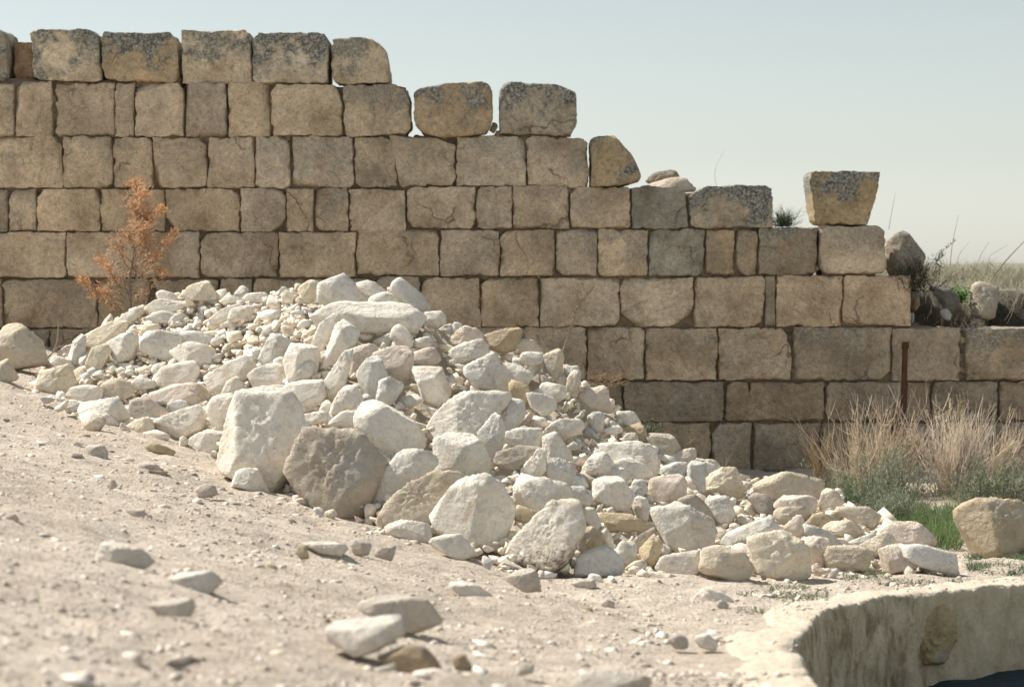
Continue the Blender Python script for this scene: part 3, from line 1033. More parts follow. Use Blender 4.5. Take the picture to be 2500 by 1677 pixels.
ROCKS = r"""
d|w|boulder|tall rounded white boulder with an undercut right side, left of the brown boulder|200,250 270,60 430,8 660,5 770,160 830,340 720,560 560,860 470,850 200,690 110,620
d|b|boulder|large dark brown-grey boulder at the heap's lower edge, darkest of the heap|655,660 760,460 830,320 990,280 1250,330 1400,480 1480,610 1420,760 1330,1030 1200,1065 1020,1000 830,900 740,780
d|w|rock|small pitted white rock on the ground before the tall white boulder|230,700 300,650 430,660 490,760 525,880 400,850 250,790
d|w|rock|pale wedge rock with a pointed lower tip resting above the brown boulder|1240,160 1320,110 1410,110 1640,230 1770,480 1480,555 1260,330
d|w|rock|small grey-white rock tucked left of the pale wedge rock above the brown boulder|1020,260 1110,190 1240,175 1285,300 1040,295
d|w|rock|thin white rock lying just above the brown boulder's left shoulder|790,220 960,180 1010,220 1000,270 830,290
d|g|rock|coarse knobbly grey conglomerate rock leaning on the ochre slab|1330,900 1420,700 1640,510 1790,520 1870,650 1640,810 1530,900 1440,985 1380,960
d|t|slab|tilted smooth ochre-grey slab right of the brown boulder|1425,1020 1500,960 1640,810 1880,680 2000,690 2060,720 1990,800 1850,1000 1840,1080 1480,1130
e|w|boulder|big white boulder with a broad pale left face, right of the ochre slab|-160,880 -80,750 60,590 160,535 310,530 440,620 510,760 510,870 420,1000 390,1140 280,1120 160,1050 -60,1000 -130,950
d|w|rock|small white rock on the ground below the big white boulder|1840,1250 1900,1190 2080,1180 2160,1260 2195,1360 2050,1375 1900,1320
d|w|rock|blocky blue-white rock with a flat bright top above the ochre slab|1880,440 1960,375 2200,390 2270,520 2310,700 2060,720 1990,690 1880,660 1930,540
c|w|boulder|long white boulder rising to a blunt right end in mid heap|120,1020 220,860 290,790 420,690 790,690 820,730 730,850 560,1060 500,1060 280,1040 170,1100
c|g|slab|shaded blue-grey slab standing behind the long white boulder's right end|690,900 790,750 920,760 930,900 830,1010 740,1060
c|g|slab|shaded blue-grey slab dropping below the long white boulder into a dark hollow|560,1060 730,880 770,1050 740,1190 690,1280 640,1290
d|w|rock|oblong cream rock lying flat between the round rock and long white boulder|1480,1120 1600,1070 1830,1110 1885,1170 1830,1270 1700,1250 1540,1190
b|w|rock|rounded white rock in mid heap just left of the notched grey rock|1000,1180 1050,1060 1140,975 1230,975 1305,1060 1300,1130 1180,1170 1030,1210
b|g|rock|small notched grey rock standing in front of the twin leaning rocks|1390,1060 1420,930 1480,910 1590,960 1610,1010 1570,1080 1500,1130 1400,1110
b|g|rock|smooth grey round-backed rock, left of the twin leaning rocks in mid heap|1245,880 1370,745 1470,770 1490,900 1410,1000 1390,1110 1310,1090 1260,970
b|p|rock|squarish pinkish-white rock, right of the twin leaning rocks in mid heap|1380,740 1480,690 1600,660 1690,690 1685,850 1640,940 1560,950 1490,900 1470,790
b|w|rock|bluish-white ball-shaped rock over the dark gap in mid heap|1700,830 1800,800 1920,830 1990,930 1990,1050 1890,1140 1780,1090 1730,1000
b|w|slab|thin upright cream slab leaning left of the narrow dark crevice|975,960 1050,870 1170,690 1195,700 1120,850 1110,1000 1010,1090
b|p|slab|tall pinkish slab right of the narrow dark crevice under the triangular rock|1170,690 1290,640 1400,640 1330,760 1250,860 1190,900
b|w|rock|tall triangular white rock below the long arched slab near the top|960,790 1000,640 1070,480 1110,455 1200,520 1250,600 1150,690 1060,800 1010,840
b|w|slab|longest pale slab lying across the top of the heap|900,520 1080,370 1200,295 1340,285 1650,300 1760,420 1690,540 1400,530 1200,460 1030,480
b|w|slab|narrow pale slab wing hanging left from the longest top slab|870,650 930,500 1060,400 1090,450 1000,600 930,720
b|g|boulder|smooth grey-white peak stone at the very top of the heap|920,200 960,120 1080,55 1150,65 1220,140 1290,230 1380,280 1120,325 960,295
b|w|rock|white rock just right of the heap's peak stone|1230,155 1300,125 1380,130 1440,180 1500,230 1360,255 1290,215
b|g|slab|grey slab leaning to the right at the heap's top right|1520,150 1570,105 1640,140 1760,250 1820,350 1800,400 1760,395 1640,300 1520,230
b|w|rock|bright rough white rock in front of the right-leaning grey slab|1350,250 1430,215 1500,225 1640,280 1650,325 1350,315
b|w|rock|jagged layered white rock at the crest below the right-leaning slab|1740,420 1910,370 1955,440 1880,510 1800,500
b|w|rock|white rock with a rounded point right of the longest top slab|1515,580 1560,500 1610,480 1680,560 1690,660 1640,665 1560,620
b|w|rock|small blue-shaded rock beside the rounded point rock near the crest|1710,600 1800,575 1855,620 1820,665 1720,665
b|g|rock|small pointed grey rock sticking up on the crest's right slope|2005,570 2030,460 2100,500 2115,590
b|p|rock|long pinkish rock lying along the crest behind the yellow notched rock|2000,600 2110,490 2200,520 2300,630 2200,650 2050,630
b|g|rock|grey egg-shaped rock with a brown base left of the twin rocks in upper left heap|440,760 470,640 530,560 620,560 700,630 660,740 600,800 520,830 460,810
b|w|rock|broad smooth pinkish-white rock right of the grey egg-shaped rock|650,780 700,650 780,640 900,660 930,740 900,890 800,920 690,950
b|g|rock|small tan rock leaning on the broad pinkish-white rock's foot|720,820 780,760 850,760 900,830 860,905 760,910
b|w|rock|greyish rock with a bright ridge below the grey egg-shaped rock|360,900 420,860 620,790 660,880 680,960 520,980 420,1000
b|w|boulder|long white rock with an orange scar, upper left of the tall white boulder|0,900 80,840 300,720 410,750 430,830 330,920 150,1010 60,1050 10,980
b|w|rock|pointed translucent-looking white rock just above the tall boulder's left|140,1040 190,940 260,900 310,990 340,1050
b|w|boulder|smooth rounded grey-white rock directly right of the tall white boulder|660,1000 760,930 960,930 985,1050 900,1150 790,1195 740,1080
b|w|rock|flat white rock capping the tall white boulder|420,1020 500,980 660,965 700,1030 560,1040
b|w|slab|bright white wedge slab lying high on the left slope|195,420 230,360 390,320 410,380 330,430 230,455
b|w|slab|slanting cream slab left of the bright wedge slab, high on left slope|30,440 120,370 220,320 300,300 235,365 200,420 90,465
b|w|rock|rounded white rock on the left crest against the wall|310,270 350,220 450,215 510,260 430,300
b|w|rock|small flat white rock on the crest just left of the rounded crest rock|140,270 190,240 280,255 300,300 170,305
a|c|boulder|biggest cream rock on the left crest right of the dead sapling|1490,230 1540,170 1600,140 1690,120 1740,200 1780,270 1620,285 1540,280
b|w|rock|pinkish round rock on the crest left of the peak stone|620,240 680,200 720,230 715,300 640,295
b|c|rock|yellowish rock leaning against the peak stone's left side|760,200 800,150 880,118 930,160 920,240 870,295 790,275
a|w|rock|small angular white rock on the crest left of the biggest cream crest rock|1280,240 1300,200 1400,230 1440,260 1380,295 1290,275
a|w|rock|low pale rock on the crest edge beside the dead sapling|1190,350 1280,270 1350,290 1540,300 1530,370 1400,375
a|g|slab|large smooth grey disc-shaped slab on the left slope with a dark gap below|1130,560 1170,530 1290,545 1400,570 1480,640 1400,760 1350,790 1230,770 1150,690
a|w|boulder|rough white rock left of the grey disc-shaped slab|870,640 960,560 1060,540 1120,590 1130,700 1090,760 960,790 890,730
a|w|boulder|wide crumbly white rock lower right of the grey disc-shaped slab|1380,740 1420,690 1530,620 1700,640 1740,700 1700,790 1720,850 1580,840 1440,770
a|g|rock|long low grey rock right of the grey disc-shaped slab's top|1460,600 1500,540 1600,530 1720,580 1740,635 1590,635
a|w|boulder|crumbly white rock below the wide crumbly one, above the arched slab|1270,900 1320,830 1440,780 1560,770 1620,900 1610,1000 1480,950 1300,975
a|p|slab|arched pinkish slab bridging over a small blue-grey stone, lower left heap|1225,1050 1280,990 1370,955 1520,960 1640,990 1720,1040 1670,1120 1560,1140 1390,1110 1270,1120
a|g|rock|small blue-grey stone sheltered beneath the arched pinkish slab|1360,1180 1380,1110 1460,1090 1540,1120 1500,1170
a|w|boulder|big pitted white rock with a smooth curved belly at the lower left edge|1240,1260 1330,1210 1560,1140 1670,1130 1660,1210 1640,1330 1560,1410 1440,1440 1370,1390 1250,1310
a|w|boulder|plump white rock squeezed against the tall white boulder's left side|1680,1180 1720,1080 1830,1050 1910,1040 1900,1180 1845,1340 1690,1320
a|w|rock|rounded blue-shaded rock on the ground under the plump white rock|1520,1440 1580,1390 1680,1340 1840,1350 1800,1480 1730,1540 1640,1540 1540,1500
a|w|boulder|flat-topped bluish-white rock at the heap's far lower left|630,1190 680,1110 860,1070 950,1070 1020,1130 1050,1230 960,1290 740,1260 640,1230
a|w|rock|bright white pebble-sized rock in front of the flat-topped bluish rock|750,1240 800,1200 880,1200 960,1260 960,1310 800,1290
a|c|rock|small cream rock on the ground left of the big pitted white rock|1030,1300 1080,1260 1200,1230 1250,1310 1240,1390 1110,1350
a|p|rock|pinkish pointed rock between the flat-topped rock and arched slab|1050,1230 1080,1110 1180,1070 1260,1130 1360,1190 1240,1250 1100,1265
a|t|rock|square tan-shadowed rock above the flat-topped bluish rock|820,1040 860,940 960,920 1050,950 1070,1020 1020,1100 900,1085
a|w|rock|rounded white rock right of the square tan-shadowed rock|1070,970 1130,910 1230,930 1270,985 1100,1010
a|w|rock|low rough cream rock left of the square tan-shadowed rock|550,1070 600,1000 720,970 800,990 830,1060 700,1110 570,1100
a|c|boulder|cream rock with an ochre underside at the heap's left end|280,960 310,850 420,800 560,800 600,900 620,960 560,1070 490,1055 430,1070 300,1040
a|w|rock|small white rock perched behind the ochre-bottomed rock at left|410,790 440,740 520,750 580,800 600,870 520,880
a|g|rock|upright grey pointed rock at the heap's left crest|550,770 590,640 660,565 700,620 690,720 610,830
a|c|slab|smooth pale slab sloping along the left crest with one dark pit|690,600 860,540 1030,455 1020,520 890,620 830,690 730,710
a|c|rock|streaky yellowish rock below the sloping crest slab at left|700,800 750,680 860,640 900,700 820,850 740,855
a|w|rock|small white rock at the sapling's foot on the crest|950,455 1000,415 1120,340 1170,370 1060,475
a|c|rock|yellow-stained rock on the upper left slope below the sapling|1150,515 1180,470 1290,470 1300,530 1180,545
a|w|rock|ridged white rock above the yellow-stained rock on the left slope|1190,420 1300,365 1400,370 1470,400 1400,465 1280,465
a|t|boulder|big two-toned tan boulder at the left picture edge before the wall|-60,640 0,500 150,470 250,510 330,620 380,740 380,790 290,845 130,845 20,800 -60,780
a|t|rock|smaller yellow-tan rock below the boulder at the left picture edge|-20,870 0,770 60,760 130,840 145,910 60,955 0,945
c|o|rock|yellow ochre rock with a V-notched top on the right crest|600,260 700,220 880,175 905,200 870,340 760,370 650,335
c|t|rock|brown pear-shaped rock right of the notched yellow rock|880,350 930,260 1000,280 1080,350 1085,395 920,380
c|t|rock|tall tan stone standing at the crest under the dry stalk|1080,420 1150,360 1220,350 1250,420 1230,560 1170,600 1110,510
c|w|rock|flat white rock left of the tall tan crest stone|895,430 920,365 1070,385 1095,465 960,475
c|g|slab|broad smooth grey slab face tilted on the right slope|450,490 560,420 690,380 740,480 720,690 600,690 520,600
c|w|boulder|rough white rock right of the broad smooth grey slab|690,500 740,450 880,460 1000,560 1020,660 930,700 830,660 790,690 720,680
c|w|rock|grey-white lumpy rock below the notched yellow rock|330,370 400,290 540,260 620,300 640,370 520,405 400,460 340,440
c|p|rock|pinkish square rock left of the grey-white lumpy rock|20,430 40,350 190,330 250,380 220,460 60,470
c|o|rock|ochre underside stone beneath a dripping white rock on the right slope|815,690 830,600 960,660 990,740 980,800 900,775
c|w|rock|white rock with two rounded humps on the right slope|1030,710 1090,620 1180,610 1270,660 1260,760 1180,805 1090,795
c|w|slab|white slab hanging over the dark hollow right of the ochre underside stone|960,700 1040,720 1190,770 1170,820 1090,885 1000,820
c|c|rock|pointed yellow-white rock at the right crest|1270,650 1330,520 1380,530 1390,620 1370,725 1280,695
c|g|rock|grey rock leaning behind the pointed yellow-white rock|1260,500 1310,460 1360,480 1390,560 1330,620 1270,560
c|p|boulder|tan-pink pointed rock at the crest below the dry spray|1360,750 1420,700 1580,640 1610,680 1640,860 1560,840 1450,800
e|w|rock|rough white rock capping the crest beside the dark wall base|1350,70 1380,20 1460,15 1530,80 1545,125 1420,135
e|o|slab|ochre-edged flat stone under the rough white crest cap|1400,165 1560,110 1600,220 1570,265 1490,200
e|p|rock|small pinkish round rock under the ochre-edged flat stone|1400,245 1440,190 1510,190 1525,260 1420,285
e|w|rock|small bright white rock left of the ochre-edged flat stone|1250,160 1360,130 1400,185 1300,205
e|t|rock|striped tan rock sliding down the far right of the crest|1590,200 1700,220 1800,240 1860,310 1850,350 1760,400 1640,335
e|w|slab|long bright white slab pointing right in the right-centre heap|760,190 860,80 1000,40 1080,80 1010,195 900,235
e|g|rock|grey upright rock right of the long bright white slab|1120,80 1190,20 1250,60 1240,185 1160,175
e|w|rock|blue-white rock with a bright left rim above the dark brown rock|430,200 570,150 740,160 770,250 710,305 560,315 440,295
e|b|rock|dark brown shaded rock in a hollow of the heap's middle|370,440 420,320 560,310 710,300 740,340 640,440 560,510 440,520
e|w|rock|white rock with smooth grey lower face right of the hollow|755,230 850,190 900,270 960,340 1000,400 990,470 850,420 770,400
e|g|rock|smooth grey-green rock face below the white rock beside the hollow|770,400 900,415 1010,470 985,590 900,612 780,530
e|w|slab|thin triangular white slab leaning right of the hollow|575,530 690,400 775,320 765,540 700,565
e|w|boulder|pinkish white boulder with rounded left end in the right-centre heap|1040,450 1100,370 1260,350 1320,430 1290,515 1160,560 1060,545
e|w|boulder|widest pale boulder behind the pinkish rounded one in the right-centre heap|1130,350 1280,290 1560,260 1640,350 1700,440 1650,555 1500,470 1300,410
e|w|rock|white ledge rock in front of the widest pale boulder|1290,430 1480,400 1580,470 1650,555 1500,565 1420,510
e|w|boulder|round pale rock over the flat ochre stone, front right of heap|1135,710 1150,600 1270,550 1400,560 1470,640 1490,720 1420,820 1300,832 1170,795
e|w|rock|crumbly white rock on top of the round pale rock|1190,570 1250,490 1400,470 1490,565 1380,570
e|g|rock|small grey rock right of the round pale rock|1465,650 1500,570 1580,580 1605,660 1540,715 1490,705
e|w|rock|white tooth-shaped rock hanging beside the flat ochre stone|1478,770 1530,710 1610,740 1612,830 1580,925 1540,880
e|o|slab|flat ochre stone with a dark gap beneath, under the round pale rock|1185,855 1290,840 1470,850 1560,890 1612,950 1540,985 1330,995 1240,935
e|g|rock|small grey cap rock left of the round pale rock|940,615 1000,540 1080,560 1115,635 1050,650
e|g|rock|blue-grey square rock under the small grey cap rock|960,650 1100,630 1150,700 1125,790 1020,745
e|w|boulder|large lumpy white rock right of the big white boulder|520,720 530,600 600,540 720,560 840,610 960,630 1015,740 880,770 760,865 680,900 570,820
e|o|rock|ochre wedge between the big white boulder and the spotted boulder|505,880 540,780 700,860 660,915 560,910
e|S|boulder|big white boulder with a black-spotted tan underside at the front|450,1150 560,1050 720,900 820,780 960,740 1040,760 1090,880 1090,980 1000,1130 960,1260 860,1300 820,1330 640,1270 455,1210
e|g|boulder|smooth blue-white dome rock at the front casting a shadow right|990,1290 1040,1180 1140,1110 1250,1110 1340,1180 1410,1280 1350,1350 1200,1372 1010,1350
e|o|rock|ochre shaded rock between the spotted boulder and dome rock|1010,1170 1090,980 1160,960 1230,1010 1275,1115 1130,1125
e|w|rock|narrow white rock right of the spotted boulder's peak|1085,800 1160,830 1225,975 1180,970 1100,930
e|w|rock|narrow upright white rock beside the ochre shaded rock|1225,1025 1260,970 1310,1040 1322,1115 1280,1135
e|w|rock|small blue-white rock in the shade right of the dome rock|1350,1155 1400,1080 1500,1070 1512,1180 1440,1255 1390,1225
e|b|rock|rust-brown shaded rock below the flat ochre stone|1490,1065 1600,980 1660,970 1672,1060 1580,1165 1520,1205
e|o|rock|orange-stained upright rock at the front left of the square white rock|1540,1155 1600,1060 1660,1030 1722,1110 1690,1205 1660,1305 1590,1265
e|c|rock|small cream stone on the ground beside the orange-stained rock|1420,1295 1480,1240 1560,1220 1592,1270 1540,1305
e|w|boulder|square white rock on the ground right of the orange-stained rock|1670,1290 1720,1200 1840,1170 1990,1150 2022,1350 1880,1382 1700,1325
e|w|boulder|large two-tiered white boulder above the square white rock|1630,840 1700,770 1820,760 1960,820 2090,930 2130,1020 2160,1110 2010,1180 1830,1175 1720,1115 1670,960
e|p|boulder|rough pink-white boulder behind the two-tiered white boulder|1600,630 1660,570 1920,530 1965,640 1900,735 1780,770 1640,795 1615,690
e|b|rock|smooth brown rock right of the rough pink-white boulder|1860,760 1950,700 2060,760 2135,865 2090,940 1960,830
e|g|rock|grey lens-shaped rock on the right shoulder of the heap|1700,525 1750,460 1850,430 1935,440 1910,525 1800,555
e|p|slab|pale pointed slab jutting right from the right shoulder|1730,445 1860,350 1988,318 1970,405 1900,445 1750,465
e|g|rock|upright blue-grey rock below the pale pointed slab|1930,540 1950,430 2060,440 2072,655 2000,690 1950,620
e|g|rock|small dark rock beside thin stalks right of the blue-grey upright rock|2055,560 2080,430 2160,470 2165,530
f|c|slab|tilted cream slab with a clean straight edge on the right shoulder|80,590 180,510 310,475 350,560 385,695 320,725 220,660
f|w|boulder|cube-like white rock with a bright top on the right part of heap|75,770 120,700 270,700 310,830 315,935 230,985 150,895
f|t|boulder|broad arched tan stone at the right heap's top near dry bush|470,650 520,560 700,510 900,535 1035,580 1035,660 980,785 880,745 640,715
f|p|rock|pinkish white rock sitting in front of the broad arched tan stone|665,690 700,640 800,622 890,630 897,722 780,735 690,730
f|d|rock|dark grey lumpy rock left below the broad arched tan stone|435,730 480,685 580,715 648,790 620,845 540,865 470,800
f|p|boulder|rough pink ridge rock below the broad arched tan stone|640,790 720,720 860,700 960,740 985,820 900,880 760,840
f|t|rock|tan flat-faced rock under the rough pink ridge rock|640,860 670,790 880,800 875,905 700,925
f|p|rock|crumbly pink-grey rock left of the green plants|1000,790 1030,690 1080,650 1140,680 1195,755 1120,810 1050,835
f|t|boulder|smooth tan-grey shield-shaped rock below the green plants|1125,840 1150,790 1390,790 1500,860 1490,915 1440,975 1330,955 1180,870
f|o|rock|small orange rock between pink ridge rock and yellow dome rock|880,940 960,850 1000,840 1105,915 1040,970 950,950
f|c|rock|yellow dome rock in the right tail of the heap|1040,980 1120,910 1240,900 1320,950 1355,1015 1240,1050 1140,1020
f|c|rock|little knob rock on the yellow dome rock's right end|1330,1005 1370,950 1405,975 1395,1015
f|g|rock|long grey rock left of the yellow dome rock|880,1010 900,940 960,960 1130,1030 1135,1085 1040,1085
f|p|rock|pink upright rock behind the flat-topped block|720,970 850,860 880,960 875,1035 780,1000
f|g|slab|long grey wedge slab lying behind the flat-topped block|220,1120 290,1000 430,930 640,870 650,955 560,1010 420,1070 330,1135
f|c|boulder|large flat-topped cream block with shaded front at the right foot|390,1190 420,1070 520,1000 680,985 800,1020 900,1110 930,1290 860,1402 740,1385 450,1325
f|t|boulder|knobbly tan rock directly left of the flat-topped cream block|10,1220 60,1140 170,1110 340,1160 430,1260 462,1330 440,1392 280,1412 150,1385 30,1315
f|p|rock|pinkish upright rock directly right of the flat-topped cream block|860,1070 960,1040 1085,1090 1055,1190 1010,1285 940,1295 910,1130
f|t|boulder|oval rough rock with orange underside in the right tail|1042,1200 1080,1120 1200,1090 1330,1110 1440,1180 1452,1250 1400,1312 1300,1322 1100,1312 1060,1265
f|g|rock|low grey rock behind the oval rough rock|1250,1085 1330,1050 1450,1010 1455,1065 1360,1115 1290,1110
f|c|slab|thin cream slab tilted up against the right tail's mound rock|1340,1120 1540,1000 1610,1065 1500,1120 1450,1195
f|p|boulder|broad mound-shaped rock at the right tail near bright grass|1450,1010 1500,920 1600,900 1750,910 1870,970 1965,1075 1950,1120 1650,1110 1480,1050
f|p|boulder|rounded rough rock with pale orange base, second from the tail's end|1457,1205 1490,1110 1570,1080 1680,1100 1840,1200 1862,1245 1780,1295 1650,1312 1540,1345 1480,1285
f|g|boulder|low shaded block at the far right end of the heap|1660,1110 1880,1100 2110,1180 2132,1355 1960,1300 1850,1260
g|T|boulder|large tan boulder with a rough pale top standing alone at far right|1762,150 1820,100 1960,40 2080,20 2200,40 2340,100 2480,120 2490,440 2300,492 2100,495 1920,502 1820,300 1768,225
h|G|flat_stone|flat pale stone with a dark lower edge alone in the left foreground|775,460 930,380 1050,430 1190,510 1250,570 1110,612 840,572
i|G|flat_stone|largest pale flat stone in the centre foreground|650,1140 740,1030 1000,990 1250,985 1310,1040 1300,1150 1100,1280 950,1332 830,1240
i|Q|flat_stone|grey shaded stone behind the largest pale foreground stone|910,970 1000,830 1150,820 1310,870 1480,920 1602,1060 1540,1132 1330,1140
i|B|rock|dark brown stone under the right edge of the largest foreground stone|1070,1320 1200,1240 1400,1230 1500,1330 1602,1490 1420,1490 1240,1425
i|B|rock|small dark brown upright stone at the bottom centre foreground|1678,1340 1730,1300 1790,1310 1885,1500 1820,1525 1720,1455
i|Q|rock|small round stone with a brown shaded base near the bottom centre|2203,1430 2260,1370 2335,1375 2350,1450 2230,1475
j|Q|rock|rough grey-brown stone cut by the bottom picture edge|610,1600 720,1470 880,1420 1180,1480 1300,1600 1200,1680 720,1680
j|G|rock|bright white stone on open ground before the square white rock|1620,865 1720,750 1800,770 1860,830 1975,885 1900,925 1700,895
j|Q|rock|tiny tan stone touching the bright white stone on open ground|1828,905 1870,860 1935,900 1905,945
j|Q|rock|left of two small round stones on open ground left of the basin|1430,1190 1520,1135 1605,1180 1592,1255 1500,1258
j|G|rock|right of two small stones, white-topped with an orange base, left of basin|1650,1190 1730,1132 1790,1180 1845,1215 1820,1275 1700,1245
j|Y|rock|small ochre stone on open ground below the dome rock's shadow|668,935 720,908 825,930 800,978 720,975
j|Q|rock|small grey-tan pyramid stone right above the ochre ground stone|885,895 950,852 1002,880 1005,925 930,925
j|Q|flat_stone|flat grey-tan stone at the dome rock's front edge on the ground|645,725 830,680 855,742 800,775 690,755
j|Q|flat_stone|half-buried grey rock on the ground below the spotted boulder|120,710 220,605 330,625 405,785 280,795 140,760
i|Q|rock|yellow-grey wedge stone on the ground below the ochre slab|1045,495 1160,420 1225,430 1205,545 1110,520
i|Y|rock|small upright yellowish stone on the ground below the brown boulder|405,475 450,400 492,430 515,525 450,528
i|Y|rock|small olive-yellow stone left of the upright yellowish ground stone|135,605 190,560 242,570 265,652 180,648
i|G|flat_stone|long flat white stone right of the upright yellowish ground stone|465,385 620,385 800,425 830,505 640,490 520,450
i|Q|flat_stone|grey stone between the long flat white stone and yellow-grey wedge|855,450 900,358 960,370 1025,430 1000,495 900,505
h|G|flat_stone|pale half-buried slab right of the left foreground flat stone|1370,710 1480,620 1700,640 1815,740 1720,815 1560,785
h|Q|flat_stone|grey shaded half-buried stone below the pale half-buried slab|1215,925 1300,860 1540,840 1585,910 1520,1005 1300,975
i|G|flat_stone|flat pale slab sunk in the slope right of the centre foreground|1655,705 1800,715 1995,830 2015,885 1820,860 1720,800
k|Q|flat_stone|grey ridge stone on the left slope below the pitted white rock|1125,785 1200,755 1355,860 1345,900 1210,880
k|Q|rock|tan-grey square stone on the slope left of the tall boulder's small rock|1595,990 1680,938 1755,968 1768,1045 1640,1050
k|Q|flat_stone|grey half-buried stone on the upper left slope|690,650 780,615 865,700 880,765 740,730
k|Q|rock|small brown-grey stone alone on the left slope|868,955 910,900 955,940 945,985 890,988
k|Y|rock|low yellowish stone on the slope below the small cream rock|1175,645 1250,600 1430,680 1350,715
k|Q|flat_stone|low grey stone on the left slope above the foreground flat stone|1020,1165 1130,1138 1215,1212 1150,1228
"""

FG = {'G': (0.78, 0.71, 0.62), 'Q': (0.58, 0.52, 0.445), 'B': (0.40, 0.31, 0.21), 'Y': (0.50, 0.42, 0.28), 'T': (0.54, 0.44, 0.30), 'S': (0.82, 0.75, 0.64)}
rock_px = []
n_r = 0
for line in ROCKS.strip().splitlines():
    z, tn, kind, label, ptxt = line.split("|")
    ox, oy = Z[z]
    P = np.array([[float(v) for v in q.split(",")] for q in ptxt.split()]) * ZS + np.array([ox, oy])
    n_r += 1
    rg = np.random.default_rng(n_r * 7 + 3)
    h = hull2(P * np.array([1, -1]))
    c, area = area_centroid(h)
    cpx, cpy = c[0], -c[1]
    w_, h_ = np.ptp(P[:, 0]), np.ptp(P[:, 1])
    ground_item = tn in 'GQBYT'
    bot = P[:, 1].max()
    botx = P[P[:, 1].argmax(), 0]
    yg = hit_ground(min(max(botx, -60), 2560), bot)
    tpx = (0.85 if kind == 'boulder' else 0.75 if kind == 'rock' else 0.62) * math.sqrt(w_ * h_)
    if kind == 'flat_stone':
        tpx *= 1.3
    if ground_item:
        Yr = yg + 0.30 * tpx * yg / F
    else:
        Yr = float(heap_depth(cpx, cpy + 0.22 * h_)) + 0.02
        Yr = min(Yr, yg + 0.32 * tpx * yg / F)
    s = Yr / F
    hm = (h - c) * s
    sub = 5 if w_ * h_ > 24000 else 4 if w_ * h_ > 3200 else 3
    V, Fc = rock_shape(hm, tpx * s, 500 + n_r, sub, p=rg.uniform(140, 400), rough=rg.uniform(0.8, 1.3), grow=1.03 if ground_item else 1.07 if kind == 'boulder' else 1.13, lying=kind == 'flat_stone')
    if ground_item or n_r % 5 == 0:
        pass
    me = mk_mesh(kind, V, Fc)
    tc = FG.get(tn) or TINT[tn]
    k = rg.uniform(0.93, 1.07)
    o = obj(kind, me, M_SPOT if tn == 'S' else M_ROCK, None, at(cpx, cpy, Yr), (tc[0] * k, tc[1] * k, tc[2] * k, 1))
    o.name = {'boulder': 'boulder', 'rock': 'limestone_rock', 'slab': 'stone_slab', 'flat_stone': 'flat_stone'}[kind]
    cat = {'boulder': 'boulder', 'rock': 'rock', 'slab': 'stone slab', 'flat_stone': 'flat stone'}[kind]
    tag(o, label, cat, "loose stones on the open ground" if ground_item else "limestone rocks heaped before the wall")
    rock_px.append((cpx, cpy, w_, h_, h * np.array([1, -1]), label))

# ------------------------------------------------------------------ heap body and its small stuff
us = np.linspace(20, 2350, 190)
tsn = np.linspace(-0.06, 1.0, 26)
rows_ = []
for t in tsn:
    fy, fd = np.interp(us, FX, FY), np.interp(us, FX, FD)
    cy, cd = np.interp(us, CX, CY), np.interp(us, CX, CD)
    py = fy + (cy - fy) * t + 10
    dep = fd + (cd - fd) * t + 0.25 + 0.14 * math.sin(math.pi * min(max(t, 0), 1))
    a = (us - 1250) / F
    rr = np.array([ray(p_, q_) for p_, q_ in zip(us, py)])
    rows_.append(np.stack([rr[:, 0] * dep, dep, rr[:, 1] * dep - 0.03], 1))
top = rows_[-1]
for k in range(1, 9):
    q = top.copy()
    gzv = front_z(q[:, 0], q[:, 1])
    hh = np.maximum(q[:, 2] - gzv, 0.02)
    q[:, 1] = q[:, 1] + 1.25 * hh * k / 8 + 0.02 * k
    g2 = front_z(q[:, 0], q[:, 1])
    q[:, 2] = g2 + hh * (1 - k / 8) ** 1.15 - 0.05 * (k / 8)
    rows_.append(q)
HB = np.stack(rows_)
nr, ncol = HB.shape[:2]
fl = HB.reshape(-1, 3)
fl = fl + 0.03 * np.stack([fbm(fl * 6, 3, 41), fbm(fl * 6, 3, 42), fbm(fl * 6, 3, 43)], 1)
i = (np.arange(nr - 1)[:, None] * ncol + np.arange(ncol - 1)[None, :]).ravel()
hbf = np.stack([i, i + 1, i + 1 + ncol, i + ncol], 1)
M_HEAP = mat_plain("limestone_dust", (0.38, 0.32, 0.245), (0.62, 0.55, 0.45), 18.0, 0.95, 0.03)
tag(obj("heap_grit", mk_mesh("heap_grit", fl, hbf), M_HEAP), "pale limestone dust and grit packed inside the stone heap", "grit", None, "stuff")

# small loose rocks filling between the traced ones: shared shapes, one object each
base_me = []
for k in range(22):
    rg = np.random.default_rng(900 + k)
    n = rg.integers(5, 9)
    ang = np.sort(rg.uniform(0, 2 * math.pi, n) * 0.5 + np.linspace(0, 2 * math.pi, n, endpoint=False) * 0.75)
    rad = rg.uniform(0.75, 1.1, n)
    h = hull2(np.stack([np.cos(ang) * rad * rg.uniform(1.0, 1.5), np.sin(ang) * rad * rg.uniform(0.65, 1.0)], 1))
    c, _ = area_centroid(h)
    V, Fc = rock_shape(h - c, rg.uniform(1.1, 1.7), 950 + k, 3, p=rg.uniform(100, 200), rough=1.0)
    m_ = mk_mesh("small_rock", V, Fc)
    m_.materials.append(M_ROCK)
    base_me.append(m_)


